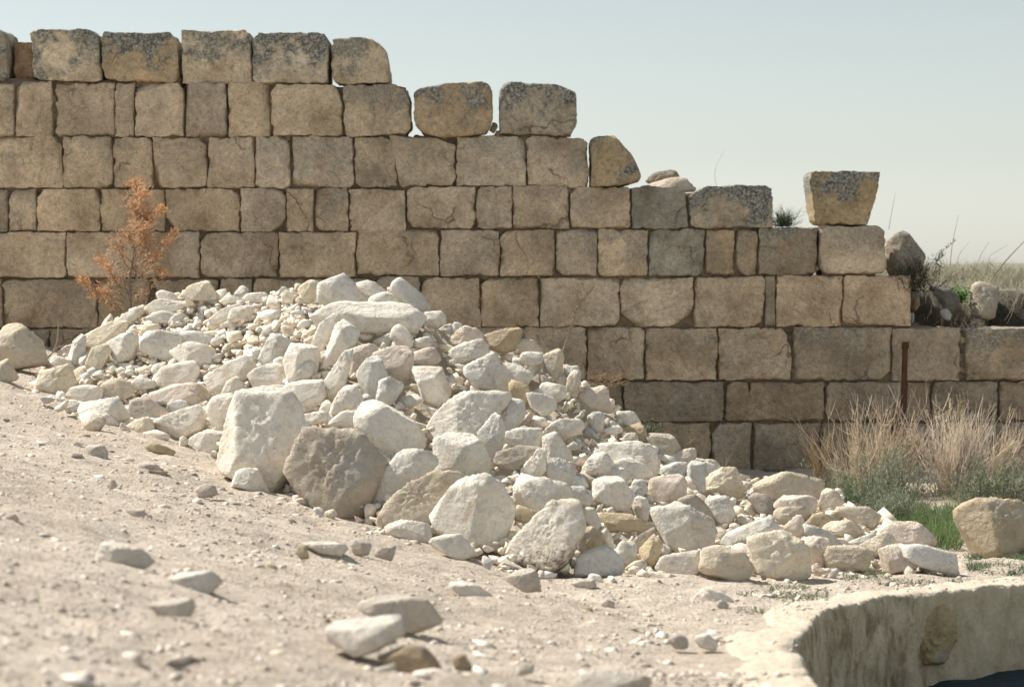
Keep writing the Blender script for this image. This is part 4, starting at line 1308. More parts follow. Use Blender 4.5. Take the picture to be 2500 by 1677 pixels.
def small_rock(px, py, r_px, Y, rg, label, group, tint=None):
    o = bpy.data.objects.new("small_rock", base_me[rg.integers(0, len(base_me))])
    COL.objects.link(o)
    s = r_px * Y / F
    o.location = at(px, py, Y)
    o.scale = (s * rg.uniform(0.85, 1.25), s * rg.uniform(0.8, 1.1), s * rg.uniform(0.75, 1.1))
    o.rotation_euler = (rg.uniform(-0.7, 0.7), rg.uniform(-0.6, 0.6), rg.uniform(0, 6.28))
    tn = tint or TINT[rg.choice(list('wwwwwwccgpp'))]
    k = rg.uniform(0.92, 1.08)
    o.color = (tn[0] * k, tn[1] * k, tn[2] * k, 1)
    return tag(o, label, "small rock", group)


rg = np.random.default_rng(77)
STOP = set("with at on in left right above below under beneath beside between behind lying leaning before standing tucked resting directly just over capping perched squeezed sticking hanging sitting lower second rising dropping bridging sheltered sloping sliding pointing jutting casting high upper near of".split())


def short(label):
    out = []
    for wd in label.replace(",", "").split():
        if wd in STOP and len(out) > 1:
            break
        out.append(wd)
    return " ".join(out)


used_labels = {}
cnt = tries = 0
placed = []
while cnt < 285 and tries < 40000:
    tries += 1
    px = rg.uniform(90, 2290)
    fy = np.interp(px, FX, FY)
    cy = np.interp(px, CX, CY)
    py = rg.uniform(cy + 4, fy - 6)
    r = float(np.clip(rg.lognormal(2.95 + (0.18 if px < 850 else 0.0), 0.30), 12, 36))
    one = (np.array([px]), np.array([py]))
    if any(abs(px - q[0]) < q[2] and abs(py - q[1]) < q[3] and in_poly(one[0], one[1], q[4])[0] for q in rock_px):
        continue
    if any((px - q[0]) ** 2 + (py - q[1]) ** 2 < (0.68 * (r + q[2])) ** 2 for q in placed):
        continue
    placed.append((px, py, r))
    Y = float(heap_depth(px, py)) + rg.uniform(0.07, 0.16)
    Y = min(Y, hit_ground(px, py + r * 0.7) + 0.05)
    ch = rg.choice(list('wwwwwccgpp'))
    if px > 1700 and rg.random() < 0.6:
        ch = rg.choice(list('ctp'))
    near = min((q for q in rock_px), key=lambda q: (px - q[0]) ** 2 + (py - q[1]) ** 2)
    dx, dy = (px - near[0]) / near[2], (py - near[1]) / near[3]
    rel = ("right of" if dx > 0 else "left of") if abs(dx) > abs(dy) else ("below" if dy > 0 else "above")
    cw = {'w': 'white', 'c': 'cream', 'g': 'grey', 'p': 'pinkish', 't': 'tan'}[str(ch)]
    lab = None
    for sz in (("tiny" if r < 15 else "small" if r < 22 else "fist-sized"),):
        for form in (f"{sz} {cw} rock just {rel} the {short(near[5])}", f"{sz} {cw} filler rock wedged {rel} the {short(near[5])}", f"another {sz} {cw} rock {rel} the {short(near[5])}"):
            if form not in used_labels and 4 <= len(form.split()) <= 16:
                lab = form
                break
    if lab is None:
        lab = f"{sz} {cw} rock just {rel} the {short(near[5])}"
    used_labels[lab] = 1
    small_rock(px, py, r, Y, rg, lab, "small filler rocks in the heap", TINT[str(ch)])
    cnt += 1


def chips(name, pos, size, tint, mat, flat=0.6, seed=1):
    rg = np.random.default_rng(seed)
    bV, bF = ico(1)
    bV = bV * 1.0
    n = len(pos)
    var = np.stack([bV * (1 + 0.5 * rg.uniform(-1, 1, (len(bV), 1))) * np.array([rg.uniform(0.8, 1.5), rg.uniform(0.7, 1.2), rg.uniform(flat * 0.7, flat * 1.3)]) for _ in range(24)])
    V = var[rg.integers(0, 24, n)]
    a = rg.uniform(0, 6.283, n)
    b = rg.normal(0, 0.35, n)
    ca, sa, cb, sb = np.cos(a), np.sin(a), np.cos(b), np.sin(b)
    x, y, z = V[..., 0], V[..., 1], V[..., 2]
    y, z = y * cb[:, None] - z * sb[:, None], y * sb[:, None] + z * cb[:, None]
    x, y = x * ca[:, None] - y * sa[:, None], x * sa[:, None] + y * ca[:, None]
    W = np.stack([x, y, z], -1) * np.asarray(size)[:, None, None] + pos[:, None, :]
    Fc = (bF[None] + (np.arange(n) * len(bV))[:, None, None]).reshape(-1, 3)
    me = mk_mesh(name, W.reshape(-1, 3), Fc, False, np.repeat(tint, len(bV), 0))
    return obj(name, me, mat)


# stone chips lodged in the heap
rg = np.random.default_rng(5)
n = 4600
px = np.where(rg.random(n) < 0.45, rg.uniform(250, 820, n), rg.uniform(60, 2310, n))
fy, cy = np.interp(px, FX, FY), np.interp(px, CX, CY)
py = cy + 6 + (fy - cy - 2) * rg.random(n)
dep = heap_depth(px, py) + rg.uniform(0.07, 0.24, n)
pos = np.array([at(a, b, c) for a, b, c in zip(px, py, dep)])
tn = np.array([TINT['w'], TINT['c'], TINT['g'], TINT['p']])[rg.integers(0, 4, n)] * rg.uniform(0.9, 1.1, (n, 1))
tag(chips("heap_chips", pos, np.clip(rg.lognormal(-3.65, 0.42, n), 0.012, 0.075), tn, M_CHIP, 0.75, 2), "countless pale stone chips lodged between the heaped rocks", "stone chips", None, "stuff")

# pebbles scattered over the ground
n = 42000
Y = 6.8 + 12.5 * rg.random(n) ** 1.15
x = (rg.random(n) - 0.5) * (0.52 * Y + 1.0)
keep = ~in_poly(x, Y, POLY)
x, Y = x[keep], Y[keep]
cl = fbm(np.stack([x, Y, x * 0], 1) * 1.4, 3, 61)
keep = rg.random(len(x)) < np.clip(0.55 + 0.6 * cl, 0.08, 1)
x, Y = x[keep], Y[keep]
n = len(x)
z = ground_z(x, Y)
size = np.clip(rg.lognormal(-5.15, 0.55, n), 0.0035, 0.038)
base = np.array([[0.64, 0.56, 0.47], [0.73, 0.66, 0.575], [0.58, 0.50, 0.41], [0.51, 0.45, 0.375], [0.61, 0.52, 0.41], [0.45, 0.36, 0.27]])
tn = base[rg.choice(6, n, p=[0.32, 0.24, 0.2, 0.13, 0.08, 0.03])] * rg.uniform(0.9, 1.1, (n, 1))
tag(chips("ground_pebbles", np.stack([x, Y, z - size * 0.12], 1), size, tn, M_CHIP, 0.55, 4), "countless small pebbles and chips strewn over the dusty slope", "pebbles", None, "stuff")

# flat pale chips half sunk in the slope
n = 2600
Y = 7.0 + 10.5 * rg.random(n)
x = (rg.random(n) - 0.5) * (0.50 * Y + 0.6)
keep = ~in_poly(x, Y, POLY_OUT) & (fbm(np.stack([x, Y, x * 0], 1) * 0.9, 3, 44) > 0.18)
x, Y = x[keep], Y[keep]
n = len(x)
z = ground_z(x, Y)
size = np.clip(rg.lognormal(-3.75, 0.45, n), 0.012, 0.075)
tn = base[rg.choice(6, n, p=[0.3, 0.36, 0.16, 0.1, 0.06, 0.02])] * rg.uniform(0.92, 1.1, (n, 1))
tag(chips("flat_chips", np.stack([x, Y, z - size * 0.14], 1), size, tn, M_CHIP, 0.32, 9), "many thin pale stone flakes half sunk in the dusty slope", "stone flakes", None, "stuff")

# ------------------------------------------------------------------ stones on and behind the wall's broken end
def wall_stone(poly, Y, tint, label, name, cat, seed, thick=0.45, lichen=0.0, sub=4, p=14, mat=None):
    P = np.array(poly, float)
    h = hull2(P * np.array([1, -1]))
    c, _ = area_centroid(h)
    s = Y / F
    V, Fc = rock_shape((h - c) * s, thick, seed, sub, p * 14, 1.2)
    o = obj(name, mk_mesh(name, V, Fc), mat or M_WALL, None, at(c[0], -c[1], Y), tuple(tint) + (lichen,))
    return tag(o, label, cat)


cap = block(1975, 2148, 417, 551, 40, poly=[(1976, 430), (1984, 418), (2147, 418), (2146, 436), (2120, 545), (2112, 551), (1998, 550), (1990, 540)],
            lichen=1.1, tint=(0.42, 0.325, 0.195), parent=None, name="capital_block", proud=0.02, p=30, depth=0.5)
tag(cap, "tapered block, wider at its top, standing alone on the wall's broken end", "stone block")
wall_stone([(2160, 575), (2180, 562), (2215, 562), (2245, 590), (2262, 615), (2262, 655), (2240, 680), (2165, 680)], 21.45, (0.44, 0.375, 0.29), "big lichened rock behind the wall's broken right end", "boulder", "boulder", 61, 0.5, 0.7)
wall_stone([(1575, 440), (1595, 420), (1650, 414), (1660, 428), (1640, 450), (1585, 452)], 21.5, (0.42, 0.36, 0.27), "small grey rock lying on the wall top beside the sloping end stone", "limestone_rock", "rock", 62, 0.2, 0.6, 3)
wall_stone([(1560, 450), (1620, 438), (1670, 432), (1695, 452), (1700, 470), (1565, 470)], 21.35, (0.62, 0.53, 0.43), "flat pinkish-white stone on the wall top under the small grey rock", "stone_slab", "stone slab", 63, 0.25, 0.0, 3, mat=M_ROCK)
wall_stone([(2365, 700), (2385, 686), (2440, 705), (2450, 730), (2440, 770), (2410, 782), (2370, 770), (2364, 740)], 21.75, (0.48, 0.41, 0.32), "angular pale-topped rock resting on the low wall at far right", "boulder", "boulder", 64, 0.4, 0.0, 4, mat=M_ROCK)
wall_stone([(2265, 700), (2300, 690), (2345, 725), (2345, 765), (2290, 770), (2262, 740)], 21.6, (0.27, 0.25, 0.225), "shaded blue-grey rock in the hollow beside the wall's end", "boulder", "boulder", 65, 0.4, 0.2, 4)  # shade of the hollow worked into this rock's dark tint
wall_stone([(2295, 760), (2310, 752), (2325, 770), (2318, 784), (2300, 780)], 21.45, (0.55, 0.52, 0.48), "small pale stone in the dark hollow beside the wall's end", "limestone_rock", "rock", 66, 0.1, 0.0, 3, mat=M_ROCK)
wall_stone([(2222, 715), (2240, 705), (2246, 740), (2230, 760), (2222, 755)], 21.4, (0.3, 0.25, 0.19), "narrow tan rock wedged at the right end of the sixth course", "limestone_rock", "rock", 67, 0.25, 0.0, 3)
wall_stone([(2222, 765), (2233, 762), (2232, 785), (2222, 795)], 21.25, (0.45, 0.4, 0.33), "tiny pale stone on the ledge at the wall's right end", "limestone_rock", "rock", 68, 0.12, 0.0, 3)
wall_stone([(1994, 552), (2010, 548), (2030, 558), (2000, 572)], 21.02, (0.6, 0.52, 0.42), "small pale stone chocking the lone tapered block", "limestone_rock", "rock", 69, 0.12, 0.0, 3, mat=M_ROCK)

# exposed masonry stone in the basin face
ex_px, ex_py = 2268, 1568
idx = int(np.argmin(np.abs(ppx - 2262) + 1000 * (RIM[:, 1] < 11.0)))
exY = RIM[idx, 1] - 0.0
P = np.array([(2218, 1482), (2300, 1470), (2332, 1500), (2338, 1565), (2305, 1622), (2235, 1632), (2212, 1570)], float)
h = hull2(P * np.array([1, -1]))
c, _ = area_centroid(h)
V, Fc = rock_shape((h - c) * exY / F, 0.24, 333, 5, 260, 5.0)
exs = obj("exposed_stone", mk_mesh("exposed_stone", V, Fc), M_ROCK, basin, at(c[0], -c[1], exY + 0.045), (0.58, 0.43, 0.235, 1))
exs["label"] = "rough ochre stone showing through fallen plaster"

# ------------------------------------------------------------------ plants
def strands(name, P, R, tint, mat, parent=None, sides=3):
    """P (N,K,3) centre lines, R (N,K) radii, tint (N,3)"""
    P = np.asarray(P, float)
    N, K = P.shape[:2]
    T = np.gradient(P, axis=1)
    T /= np.linalg.norm(T, axis=2, keepdims=True) + 1e-9
    ref = np.where(np.abs(T[..., 2:3]) > 0.8, np.array([1.0, 0.2, 0]), np.array([0, 0.1, 1.0]))
    A = np.cross(T, ref)
    A /= np.linalg.norm(A, axis=2, keepdims=True) + 1e-9
    Bv = np.cross(T, A)
    ang = np.arange(sides) * 2 * math.pi / sides
    V = P[:, :, None, :] + R[:, :, None, None] * (A[:, :, None, :] * np.cos(ang)[None, None, :, None] + Bv[:, :, None, :] * np.sin(ang)[None, None, :, None])
    idx = np.arange(N * K * sides).reshape(N, K, sides)
    a = idx[:, :-1, :]
    b = np.roll(a, -1, axis=2)
    c = idx[:, 1:, :]
    d = np.roll(c, -1, axis=2)
    Fc = np.stack([a, b, d, c], -1).reshape(-1, 4)
    o = obj(name, mk_mesh(name, V.reshape(-1, 3), Fc, True, np.repeat(tint, K * sides, 0)), mat, parent)
    if N > 1:
        o["kind"] = "stuff"
    return o


def blades(name, P, Wd, tint, mat, parent=None):
    """flat tapering leaves: P (N,K,3), Wd (N,)"""
    N, K = P.shape[:2]
    T = P[:, -1] - P[:, 0]
    side = np.cross(T, RNG.normal(0, 1, (N, 3)))
    side /= np.linalg.norm(side, axis=1, keepdims=True) + 1e-9
    prof = np.interp(np.linspace(0, 1, K), [0, 0.35, 1], [0.5, 1.0, 0.08])
    off = side[:, None, :] * (Wd[:, None] * prof[None, :])[..., None]
    V = np.stack([P - off, P + off], 2)
    idx = np.arange(N * K * 2).reshape(N, K, 2)
    Fc = np.stack([idx[:, :-1, 0], idx[:, :-1, 1], idx[:, 1:, 1], idx[:, 1:, 0]], -1).reshape(-1, 4)
    o = obj(name, mk_mesh(name, V.reshape(-1, 3), Fc, True, np.repeat(tint, K * 2, 0)), mat, parent)
    if N > 1:
        o["kind"] = "stuff"
    return o


def fan(rg, base, n, length, spread, lean=(0, 0), curve=0.25, K=6, base_r=0.05):
    """n curved stems leaving a base"""
    b = np.array(base) + np.stack([rg.normal(0, base_r, n), rg.normal(0, base_r, n), np.zeros(n)], 1)
    az = rg.uniform(0, 6.283, n)
    til = np.abs(rg.normal(0, spread, n))
    dirs = np.stack([np.sin(til) * np.cos(az) + lean[0], np.sin(til) * np.sin(az) + lean[1], np.cos(til)], 1)
    dirs /= np.linalg.norm(dirs, axis=1, keepdims=True)
    L = length * rg.uniform(0.55, 1.05, n)
    t = np.linspace(0, 1, K)
    bend = rg.normal(0, curve, (n, 3)) * np.array([1, 1, 0.3])
    P = b[:, None, :] + dirs[:, None, :] * (L[:, None] * t)[..., None] + bend[:, None, :] * (L[:, None] * t ** 2)[..., None]
    P = P + rg.normal(0, 0.012, P.shape) * (t > 0.1)[None, :, None]
    return P


# --- dead orange sapling left of the heap's crest
rg = np.random.default_rng(21)
TY = 19.5


def tp(px, py, dy=0.0):
    return at(px, py, TY + dy)


sap_base = tp(318, 800)
gzb = float(ground_z(np.array([sap_base[0]]), np.array([TY]))[0])
sap = empty("dead_sapling", (sap_base[0], TY, gzb))
tag(sap, "dead conifer sapling with rusty orange needles behind the left crest", "sapling")
SO = np.array(sap.location)
trunk_pts = np.array([np.array([sap_base[0] - 0.02, TY, gzb - 0.05]), tp(318, 800), tp(317, 735), tp(315, 680), tp(328, 620), tp(333, 560), tp(335, 500), tp(332, 450)])
tk = np.linspace(0, len(trunk_pts) - 1, 26)
TP = np.stack([np.interp(tk, np.arange(len(trunk_pts)), trunk_pts[:, j]) for j in range(3)], 1)
tr = strands("trunk", (TP - SO)[None], np.interp(tk, [0, 7], [0.022, 0.004])[None], np.array([[0.3, 0.24, 0.18]]), M_BARK, sap, 7)
CL = [(330, 452, 26), (345, 478, 24), (328, 498, 26), (346, 520, 26), (362, 528, 26), (390, 515, 16), (335, 550, 24), (312, 572, 22), (290, 592, 26), (292, 612, 22),
      (405, 590, 16), (422, 573, 16), (355, 592, 26), (372, 612, 26), (384, 628, 18), (250, 635, 18), (264, 655, 18), (200, 683, 17), (218, 690, 12), (388, 662, 12), (402, 666, 12),
      (330, 640, 24), (300, 672, 26), (258, 708, 20), (238, 718, 18), (340, 722, 22), (322, 768, 14), (390, 515, 14), (345, 560, 26), (360, 640, 24), (310, 640, 22), (280, 690, 22), (350, 570, 28)]
NP_, NT_ = [], []
for (cx, cy, cr) in CL:
    dy = rg.uniform(-0.25, 0.25)
    tip = tp(cx, cy, dy)
    root_y = min(cy + 30 + abs(cx - 325) * 0.55, 770)
    j = np.argmin(np.abs(TP[:, 2] - tp(325, root_y)[2]))
    root = TP[j]
    t = np.linspace(0, 1, 8)
    mid = (root + tip) / 2 + np.array([0, 0, -0.06])
    Bc = ((1 - t) ** 2)[:, None] * root + (2 * t * (1 - t))[:, None] * mid + (t ** 2)[:, None] * tip
    strands("branch", (Bc - SO)[None], np.linspace(0.006, 0.002, 8)[None], np.array([[0.34, 0.28, 0.22]]), M_BARK, sap, 5)
    n = int((135 if cy < 610 or not 275 < cx < 380 else 60) * (cr / 22) ** 1.4)
    cen_ = tip + rg.normal(0, cr * TY / F * 0.46, (n, 3))
    n2 = n // 2
    al = rg.uniform(0.35, 1.0, n2)
    onb = np.stack([np.interp(al, t, Bc[:, q]) for q in range(3)], 1) + rg.normal(0, 0.02, (n2, 3))
    cen_ = np.concatenate([cen_, onb])
    dd = rg.normal(0, 1, cen_.shape) * np.array([0.7, 0.7, 0.5]) + np.array([np.sign(cx - 325) * 0.5, 0, 0.55])
    dd /= np.linalg.norm(dd, axis=1, keepdims=True)
    L = rg.uniform(0.025, 0.06, len(cen_))
    NP_.append(cen_[:, None, :] + dd[:, None, :] * (L[:, None] * np.linspace(0, 1, 3))[..., None])
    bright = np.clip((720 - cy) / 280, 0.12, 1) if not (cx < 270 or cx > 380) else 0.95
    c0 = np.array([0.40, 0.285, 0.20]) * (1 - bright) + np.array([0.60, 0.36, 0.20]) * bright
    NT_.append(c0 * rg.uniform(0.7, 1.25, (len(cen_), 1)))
P = np.concatenate(NP_)
blades("needles", P - SO, RNG.uniform(0.003, 0.006, len(P)), np.concatenate(NT_), M_LEAF, sap)
# bare pale twigs low on the sapling
for (a, b, c_) in [((310, 705), (275, 695), (240, 700)), ((312, 690), (290, 672), (262, 668)), ((308, 745), (280, 725), (238, 722)), ((322, 690), (360, 680), (390, 660)), ((320, 700), (345, 697), (372, 690))]:
    p0, p1, p2 = tp(*a), tp(b[0], b[1], -0.1), tp(c_[0], c_[1], -0.2)
    t = np.linspace(0, 1, 9)
    Bc = ((1 - t) ** 2)[:, None] * p0 + (2 * t * (1 - t))[:, None] * p1 + (t ** 2)[:, None] * p2
    strands("twig", (Bc - SO)[None], np.linspace(0.006, 0.0025, 9)[None], np.array([[0.42, 0.36, 0.3]]), M_BARK, sap, 5)

# --- bare pale branch left of the heap in the wall's shade
def twig_thing(name, label, cat, lines, Y, tint, r0=0.008, mat=None, group=None):
    base = at(lines[0][0][0], lines[0][0][1], Y)
    e = empty(name, base)
    tag(e, label, cat, group)
    for ln in lines:
        pts = np.array([at(a, b, Y + (0.06 * math.sin(a * 0.7 + b) if k else 0)) for k, (a, b) in enumerate(ln)])
        kk = np.linspace(0, len(pts) - 1, 12)
        C = np.stack([np.interp(kk, np.arange(len(pts)), pts[:, j]) for j in range(3)], 1)
        for _ in range(2):
            C[1:-1] = 0.25 * C[:-2] + 0.5 * C[1:-1] + 0.25 * C[2:]
        strands("stem", (C - base)[None], np.linspace(r0, r0 * 0.3, 12)[None], np.array([tint]), mat or M_STEM, e, 5)
    return e


twig_thing("bare_branch", "bare forked pale branch beside the left boulder in the wall's shade", "branch",
           [[(112, 878), (125, 865), (140, 848), (146, 842)], [(132, 857), (140, 835), (143, 800), (141, 780)], [(100, 870), (102, 855), (110, 832)], [(138, 848), (160, 845), (175, 840)]], 18.6, (0.46, 0.38, 0.3), 0.01)

# --- dry stalk growing out of the heap's right crest
rg = np.random.default_rng(33)
st_base = at(1372, 862, 17.2)
dst = empty("dry_stalk", st_base)
tag(dst, "feathery dry straw-coloured stalk rising from the heap's right crest", "dry plant")
main = np.array([at(1372, 862, 17.2), at(1380, 840, 17.2), at(1392, 800, 17.2), at(1402, 765, 17.2), at(1420, 735, 17.2), at(1440, 712, 17.2)])
kk = np.linspace(0, 5, 16)
MC = np.stack([np.interp(kk, np.arange(6), main[:, j]) for j in range(3)], 1)
strands("stem", (MC - st_base)[None], np.linspace(0.006, 0.002, 16)[None], np.array([[0.5, 0.42, 0.31]]), M_STEM, dst, 5)
S = []
for k in range(90):
    a = rg.uniform(0.35, 1.0) if k > 8 else rg.uniform(0.15, 0.4)
    p0 = np.array([np.interp(a * 5, kk, MC[:, j]) for j in range(3)])
    d = np.array([rg.choice([-1, 1, 1]) * rg.uniform(0.2, 0.8), rg.normal(0, 0.4), rg.uniform(0.2, 0.9)])
    d /= np.linalg.norm(d)
    L = rg.uniform(0.05, 0.17)
    t = np.linspace(0, 1, 5)
    S.append(p0 + d * (L * t)[:, None] + np.array([0, 0, 0.25]) * (L * t ** 2)[:, None] + rg.normal(0, 0.005, (5, 3)))
S = np.array(S)
strands("twigs", S - st_base, np.linspace(0.0026, 0.0014, 5)[None].repeat(len(S), 0), np.array([[0.52, 0.44, 0.33]]) * rg.uniform(0.8, 1.15, (len(S), 1)), M_STEM, dst)

sp_base = at(1428, 935, 17.2)
spr = empty("dry_spray", sp_base)
tag(spr, "low sprawling dry twig spray at the heap's edge before the wall", "dry plant")
S = []
t = np.linspace(0, 1, 6)
for k in range(110):
    p0 = at(rg.uniform(1430, 1520), rg.uniform(920, 945), 17.2 + rg.normal(0, 0.1))
    d = np.array([rg.normal(0.4, 0.7), rg.normal(0, 0.4), rg.normal(0.25, 0.5)])
    d /= np.linalg.norm(d)
    L = rg.uniform(0.03, 0.11)
    S.append(p0 + d * (L * t)[:, None] + rg.normal(0, 0.007, (6, 3)))
S = np.array(S)
strands("twigs", S - sp_base, np.full((len(S), 6), 0.002), np.array([[0.5, 0.37, 0.25]]) * rg.uniform(0.75, 1.15, (len(S), 1)), M_STEM, spr)

# --- dry bushes against the wall at the right
def dry_bush(name, label, px, n, hpx, wpx, seed, tint, Y, lean=(0, 0), gpx=None):
    rg = np.random.default_rng(seed)
    base = at(px, 1150, Y)
    base[2] = float(front_z(np.array(base[0]), Y)) - 0.02
    e = empty(name, base)
    tag(e, label, "dry bush", "dry bushes before the wall")
    tint = tuple(tint)
    H, Wd = hpx * Y / F, wpx * Y / F
    P = fan(rg, (0, 0, 0), n, H, 0.36, lean, 0.10, 7, Wd * 0.28)
    P = P * rg.uniform(0.5, 1.08, (n, 1, 1)) ** 0.8 + P[:, :1] * 0.0
    P[..., 0] += (P[:, :1, 0] * 0.5) * np.linspace(0, 1, 7)[None]
    tn = np.array([tint]) * rg.uniform(0.72, 1.22, (n, 1))
    strands("stems", P, np.linspace(0.0042, 0.0016, 7)[None].repeat(n, 0), tn, M_STEM, e)
    # side twigs
    m = int(n * 2.6)
    j = rg.integers(0, n, m)
    a = rg.integers(2, 6, m)
    p0 = P[j, a]
    d = (P[j, -1] - P[j, 0])
    d = d / np.linalg.norm(d, axis=1, keepdims=True) + rg.normal(0, 0.42, (m, 3))
    d /= np.linalg.norm(d, axis=1, keepdims=True)
    L = rg.uniform(0.05, 0.20, m)
    t = np.linspace(0, 1, 4)
    S = p0[:, None, :] + d[:, None, :] * (L[:, None] * t)[..., None] + np.array([0, 0, 0.3]) * (L[:, None] * t ** 2)[..., None]
    strands("side_twigs", S, np.linspace(0.0026, 0.0012, 4)[None].repeat(m, 0), tn[j] * rg.uniform(0.85, 1.15, (m, 1)), M_STEM, e)
    return e


dry_bush("dry_bush", "left dry straw bush with open upright stems before the rusty post", 2105, 130, 250, 80, 51, (0.82, 0.73, 0.60), 18.8)
dry_bush("dry_bush", "middle dry straw bush with tight upright stems at the rusty post's foot", 2180, 110, 255, 45, 55, (0.84, 0.74, 0.60), 18.9, (0.05, 0))
dry_bush("dry_bush", "right dry straw bush, densest and palest, right of the rusty post", 2330, 270, 265, 90, 52, (0.93, 0.85, 0.75), 18.9, (0.08, 0))
dry_bush("dry_bush", "loose dry bush leaning right at the far right picture edge", 2425, 120, 230, 60, 53, (0.82, 0.73, 0.61), 19.2, (0.42, 0))
dry_bush("dry_bush", "small sparse dry bush left of the other dry bushes", 2010, 45, 190, 40, 54, (0.55, 0.45, 0.32), 19.2, (-0.1, 0))


def tall_stalk(px0, py0, px1, py1, Y, label, tint, seed, tufts=True, name="tall_stalk", r0=0.005, group=None):
    rg = np.random.default_rng(seed)
    b = at(px0, py0, Y)
    e = empty(name, b)
    tag(e, label, "dry stalk", group)
    q = at(px1, py1, Y)
    t = np.linspace(0, 1, 12)
    C = b + (q - b) * t[:, None] + np.array([0.03 * rg.normal(), 0.02, 0]) * np.sin(t * 4)[:, None]
    strands("stem", (C - b)[None], np.linspace(r0, r0 * 0.35, 12)[None], np.array([tint]), M_STEM, e, 4)
    if tufts:
        S = []
        tt_ = np.linspace(0, 1, 4)
        for k in range(26):
            p0 = C[rg.integers(5, 12)]
            d = np.array([rg.normal(0, 0.6), rg.normal(0, 0.4), 0.8])
            d /= np.linalg.norm(d)
            S.append(p0 + d * (rg.uniform(0.015, 0.05) * tt_)[:, None])
        S = np.array(S)
        strands("seed_heads", S - b, np.full((len(S), 4), 0.003), np.array([tint]) * rg.uniform(0.85, 1.2, (len(S), 1)), M_STEM, e)
    return e


tall_stalk(2035, 1170, 2062, 978, 19.0, "tall tufted stalk leaning right at the left dry bush", (0.45, 0.36, 0.24), 71)
tall_stalk(2290, 1060, 2286, 985, 18.9, "tall stalk with a feathery seed head above the right dry bush", (0.52, 0.44, 0.34), 72)
tall_stalk(2318, 1060, 2320, 980, 18.9, "thin stalk just right of the feathery-headed stalk", (0.5, 0.42, 0.3), 73)
tall_stalk(2330, 1060, 2345, 985, 18.9, "yellow-tipped stalk above the right dry bush", (0.5, 0.43, 0.22), 74)
tall_stalk(2365, 1058, 2422, 985, 18.9, "stalk arching far right above the right dry bush", (0.5, 0.42, 0.28), 75, False)
tall_stalk(1690, 1125, 1691, 1050, 17.6, "short tufted stalk behind the pale pointed slab", (0.45, 0.37, 0.26), 76)
tall_stalk(1769, 1148, 1772, 1095, 17.6, "left of two thin bare stalks behind the right shoulder", (0.5, 0.44, 0.36), 77, False, r0=0.003)
tall_stalk(1778, 1148, 1789, 1098, 17.6, "right of two thin bare stalks behind the right shoulder", (0.5, 0.44, 0.36), 78, False, r0=0.003)


# --- green plants
def leafy(name, label, cat, px, py, Y, n, rx, rz, tint, seed, leaf=(0.02, 0.05), wid=(0.002, 0.004), up=0.8, stems=40, group=None, ground=True):
    rg = np.random.default_rng(seed)
    b = at(px, py, Y)
    if ground:
        b[2] = float(front_z(np.array(b[0]), Y))
    e = empty(name, b)
    tag(e, label, cat, group)
    P = fan(rg, (0, 0, 0), stems, rz, 0.5, (0, 0), 0.2, 6, rx * 0.35)
    P[..., 0] = P[..., 0] * 1.15
    tn = np.array(tint)
    strands("stems", P, np.linspace(0.003, 0.0012, 6)[None].repeat(stems, 0), np.tile(tn * 0.8, (stems, 1)), M_LEAF, e)
    j = rg.integers(0, stems, n)
    f = rg.uniform(0.1, 1.0, n) * 5
    lo = np.floor(f).astype(int).clip(0, 4)
    p0 = P[j, lo] * (1 - (f - lo))[:, None] + P[j, lo + 1] * (f - lo)[:, None] + rg.normal(0, 0.02, (n, 3))
    d = rg.normal(0, 0.7, (n, 3)) + np.array([0, 0, up])
    d /= np.linalg.norm(d, axis=1, keepdims=True)
    L = rg.uniform(leaf[0], leaf[1], n)
    t = np.linspace(0, 1, 3)
    LP = p0[:, None, :] + d[:, None, :] * (L[:, None] * t)[..., None]
    blades("leaves", LP, rg.uniform(wid[0], wid[1], n), tn * rg.uniform(0.6, 1.35, (n, 1)), M_LEAF, e)
    return e


GG = (0.34, 0.355, 0.265)
leafy("sage_shrub", "grey-green feathery shrub between the two large dry bushes", "shrub", 2155, 1245, 17.9, 5200, 0.33, 0.58, GG, 81, stems=80)
leafy("sage_shrub", "darker green shrub at the left end of the green growth", "shrub", 2075, 1262, 17.5, 3600, 0.24, 0.34, (0.20, 0.25, 0.15), 82, stems=60)
leafy("sage_shrub", "low grey-green shrub in front of the left dry bush", "shrub", 2175, 1290, 17.0, 3200, 0.26, 0.30, (0.31, 0.335, 0.24), 83, stems=50)
leafy("sage_shrub", "thin green shrub behind the lone right boulder", "shrub", 2400, 1235, 18.2, 2600, 0.24, 0.42, (0.27, 0.30, 0.20), 84, stems=50)
leafy("sage_shrub", "grey-green shrub at the right picture edge below the leaning bush", "shrub", 2480, 1230, 18.4, 2400, 0.28, 0.45, (0.31, 0.325, 0.23), 85, stems=50)
leafy("green_weed", "bright green leafy weed on the bank right of the wall's end", "weed", 2345, 740, 21.7, 320, 0.10, 0.19, (0.085, 0.21, 0.045), 86, (0.02, 0.045), (0.005, 0.011), 0.5, 14, None, False)
leafy("dark_shrub", "dark twiggy shrub against the rock at the wall's broken end", "shrub", 2232, 712, 21.1, 3400, 0.26, 0.36, (0.085, 0.08, 0.05), 87, (0.02, 0.05), (0.0015, 0.003), 0.4, 60, None, False)
leafy("pale_weed", "tiny pale green weed by the dark wall base", "weed", 1585, 1062, 17.9, 60, 0.05, 0.17, (0.2, 0.25, 0.16), 88, (0.03, 0.06), (0.003, 0.005), 0.8, 10, None, False)

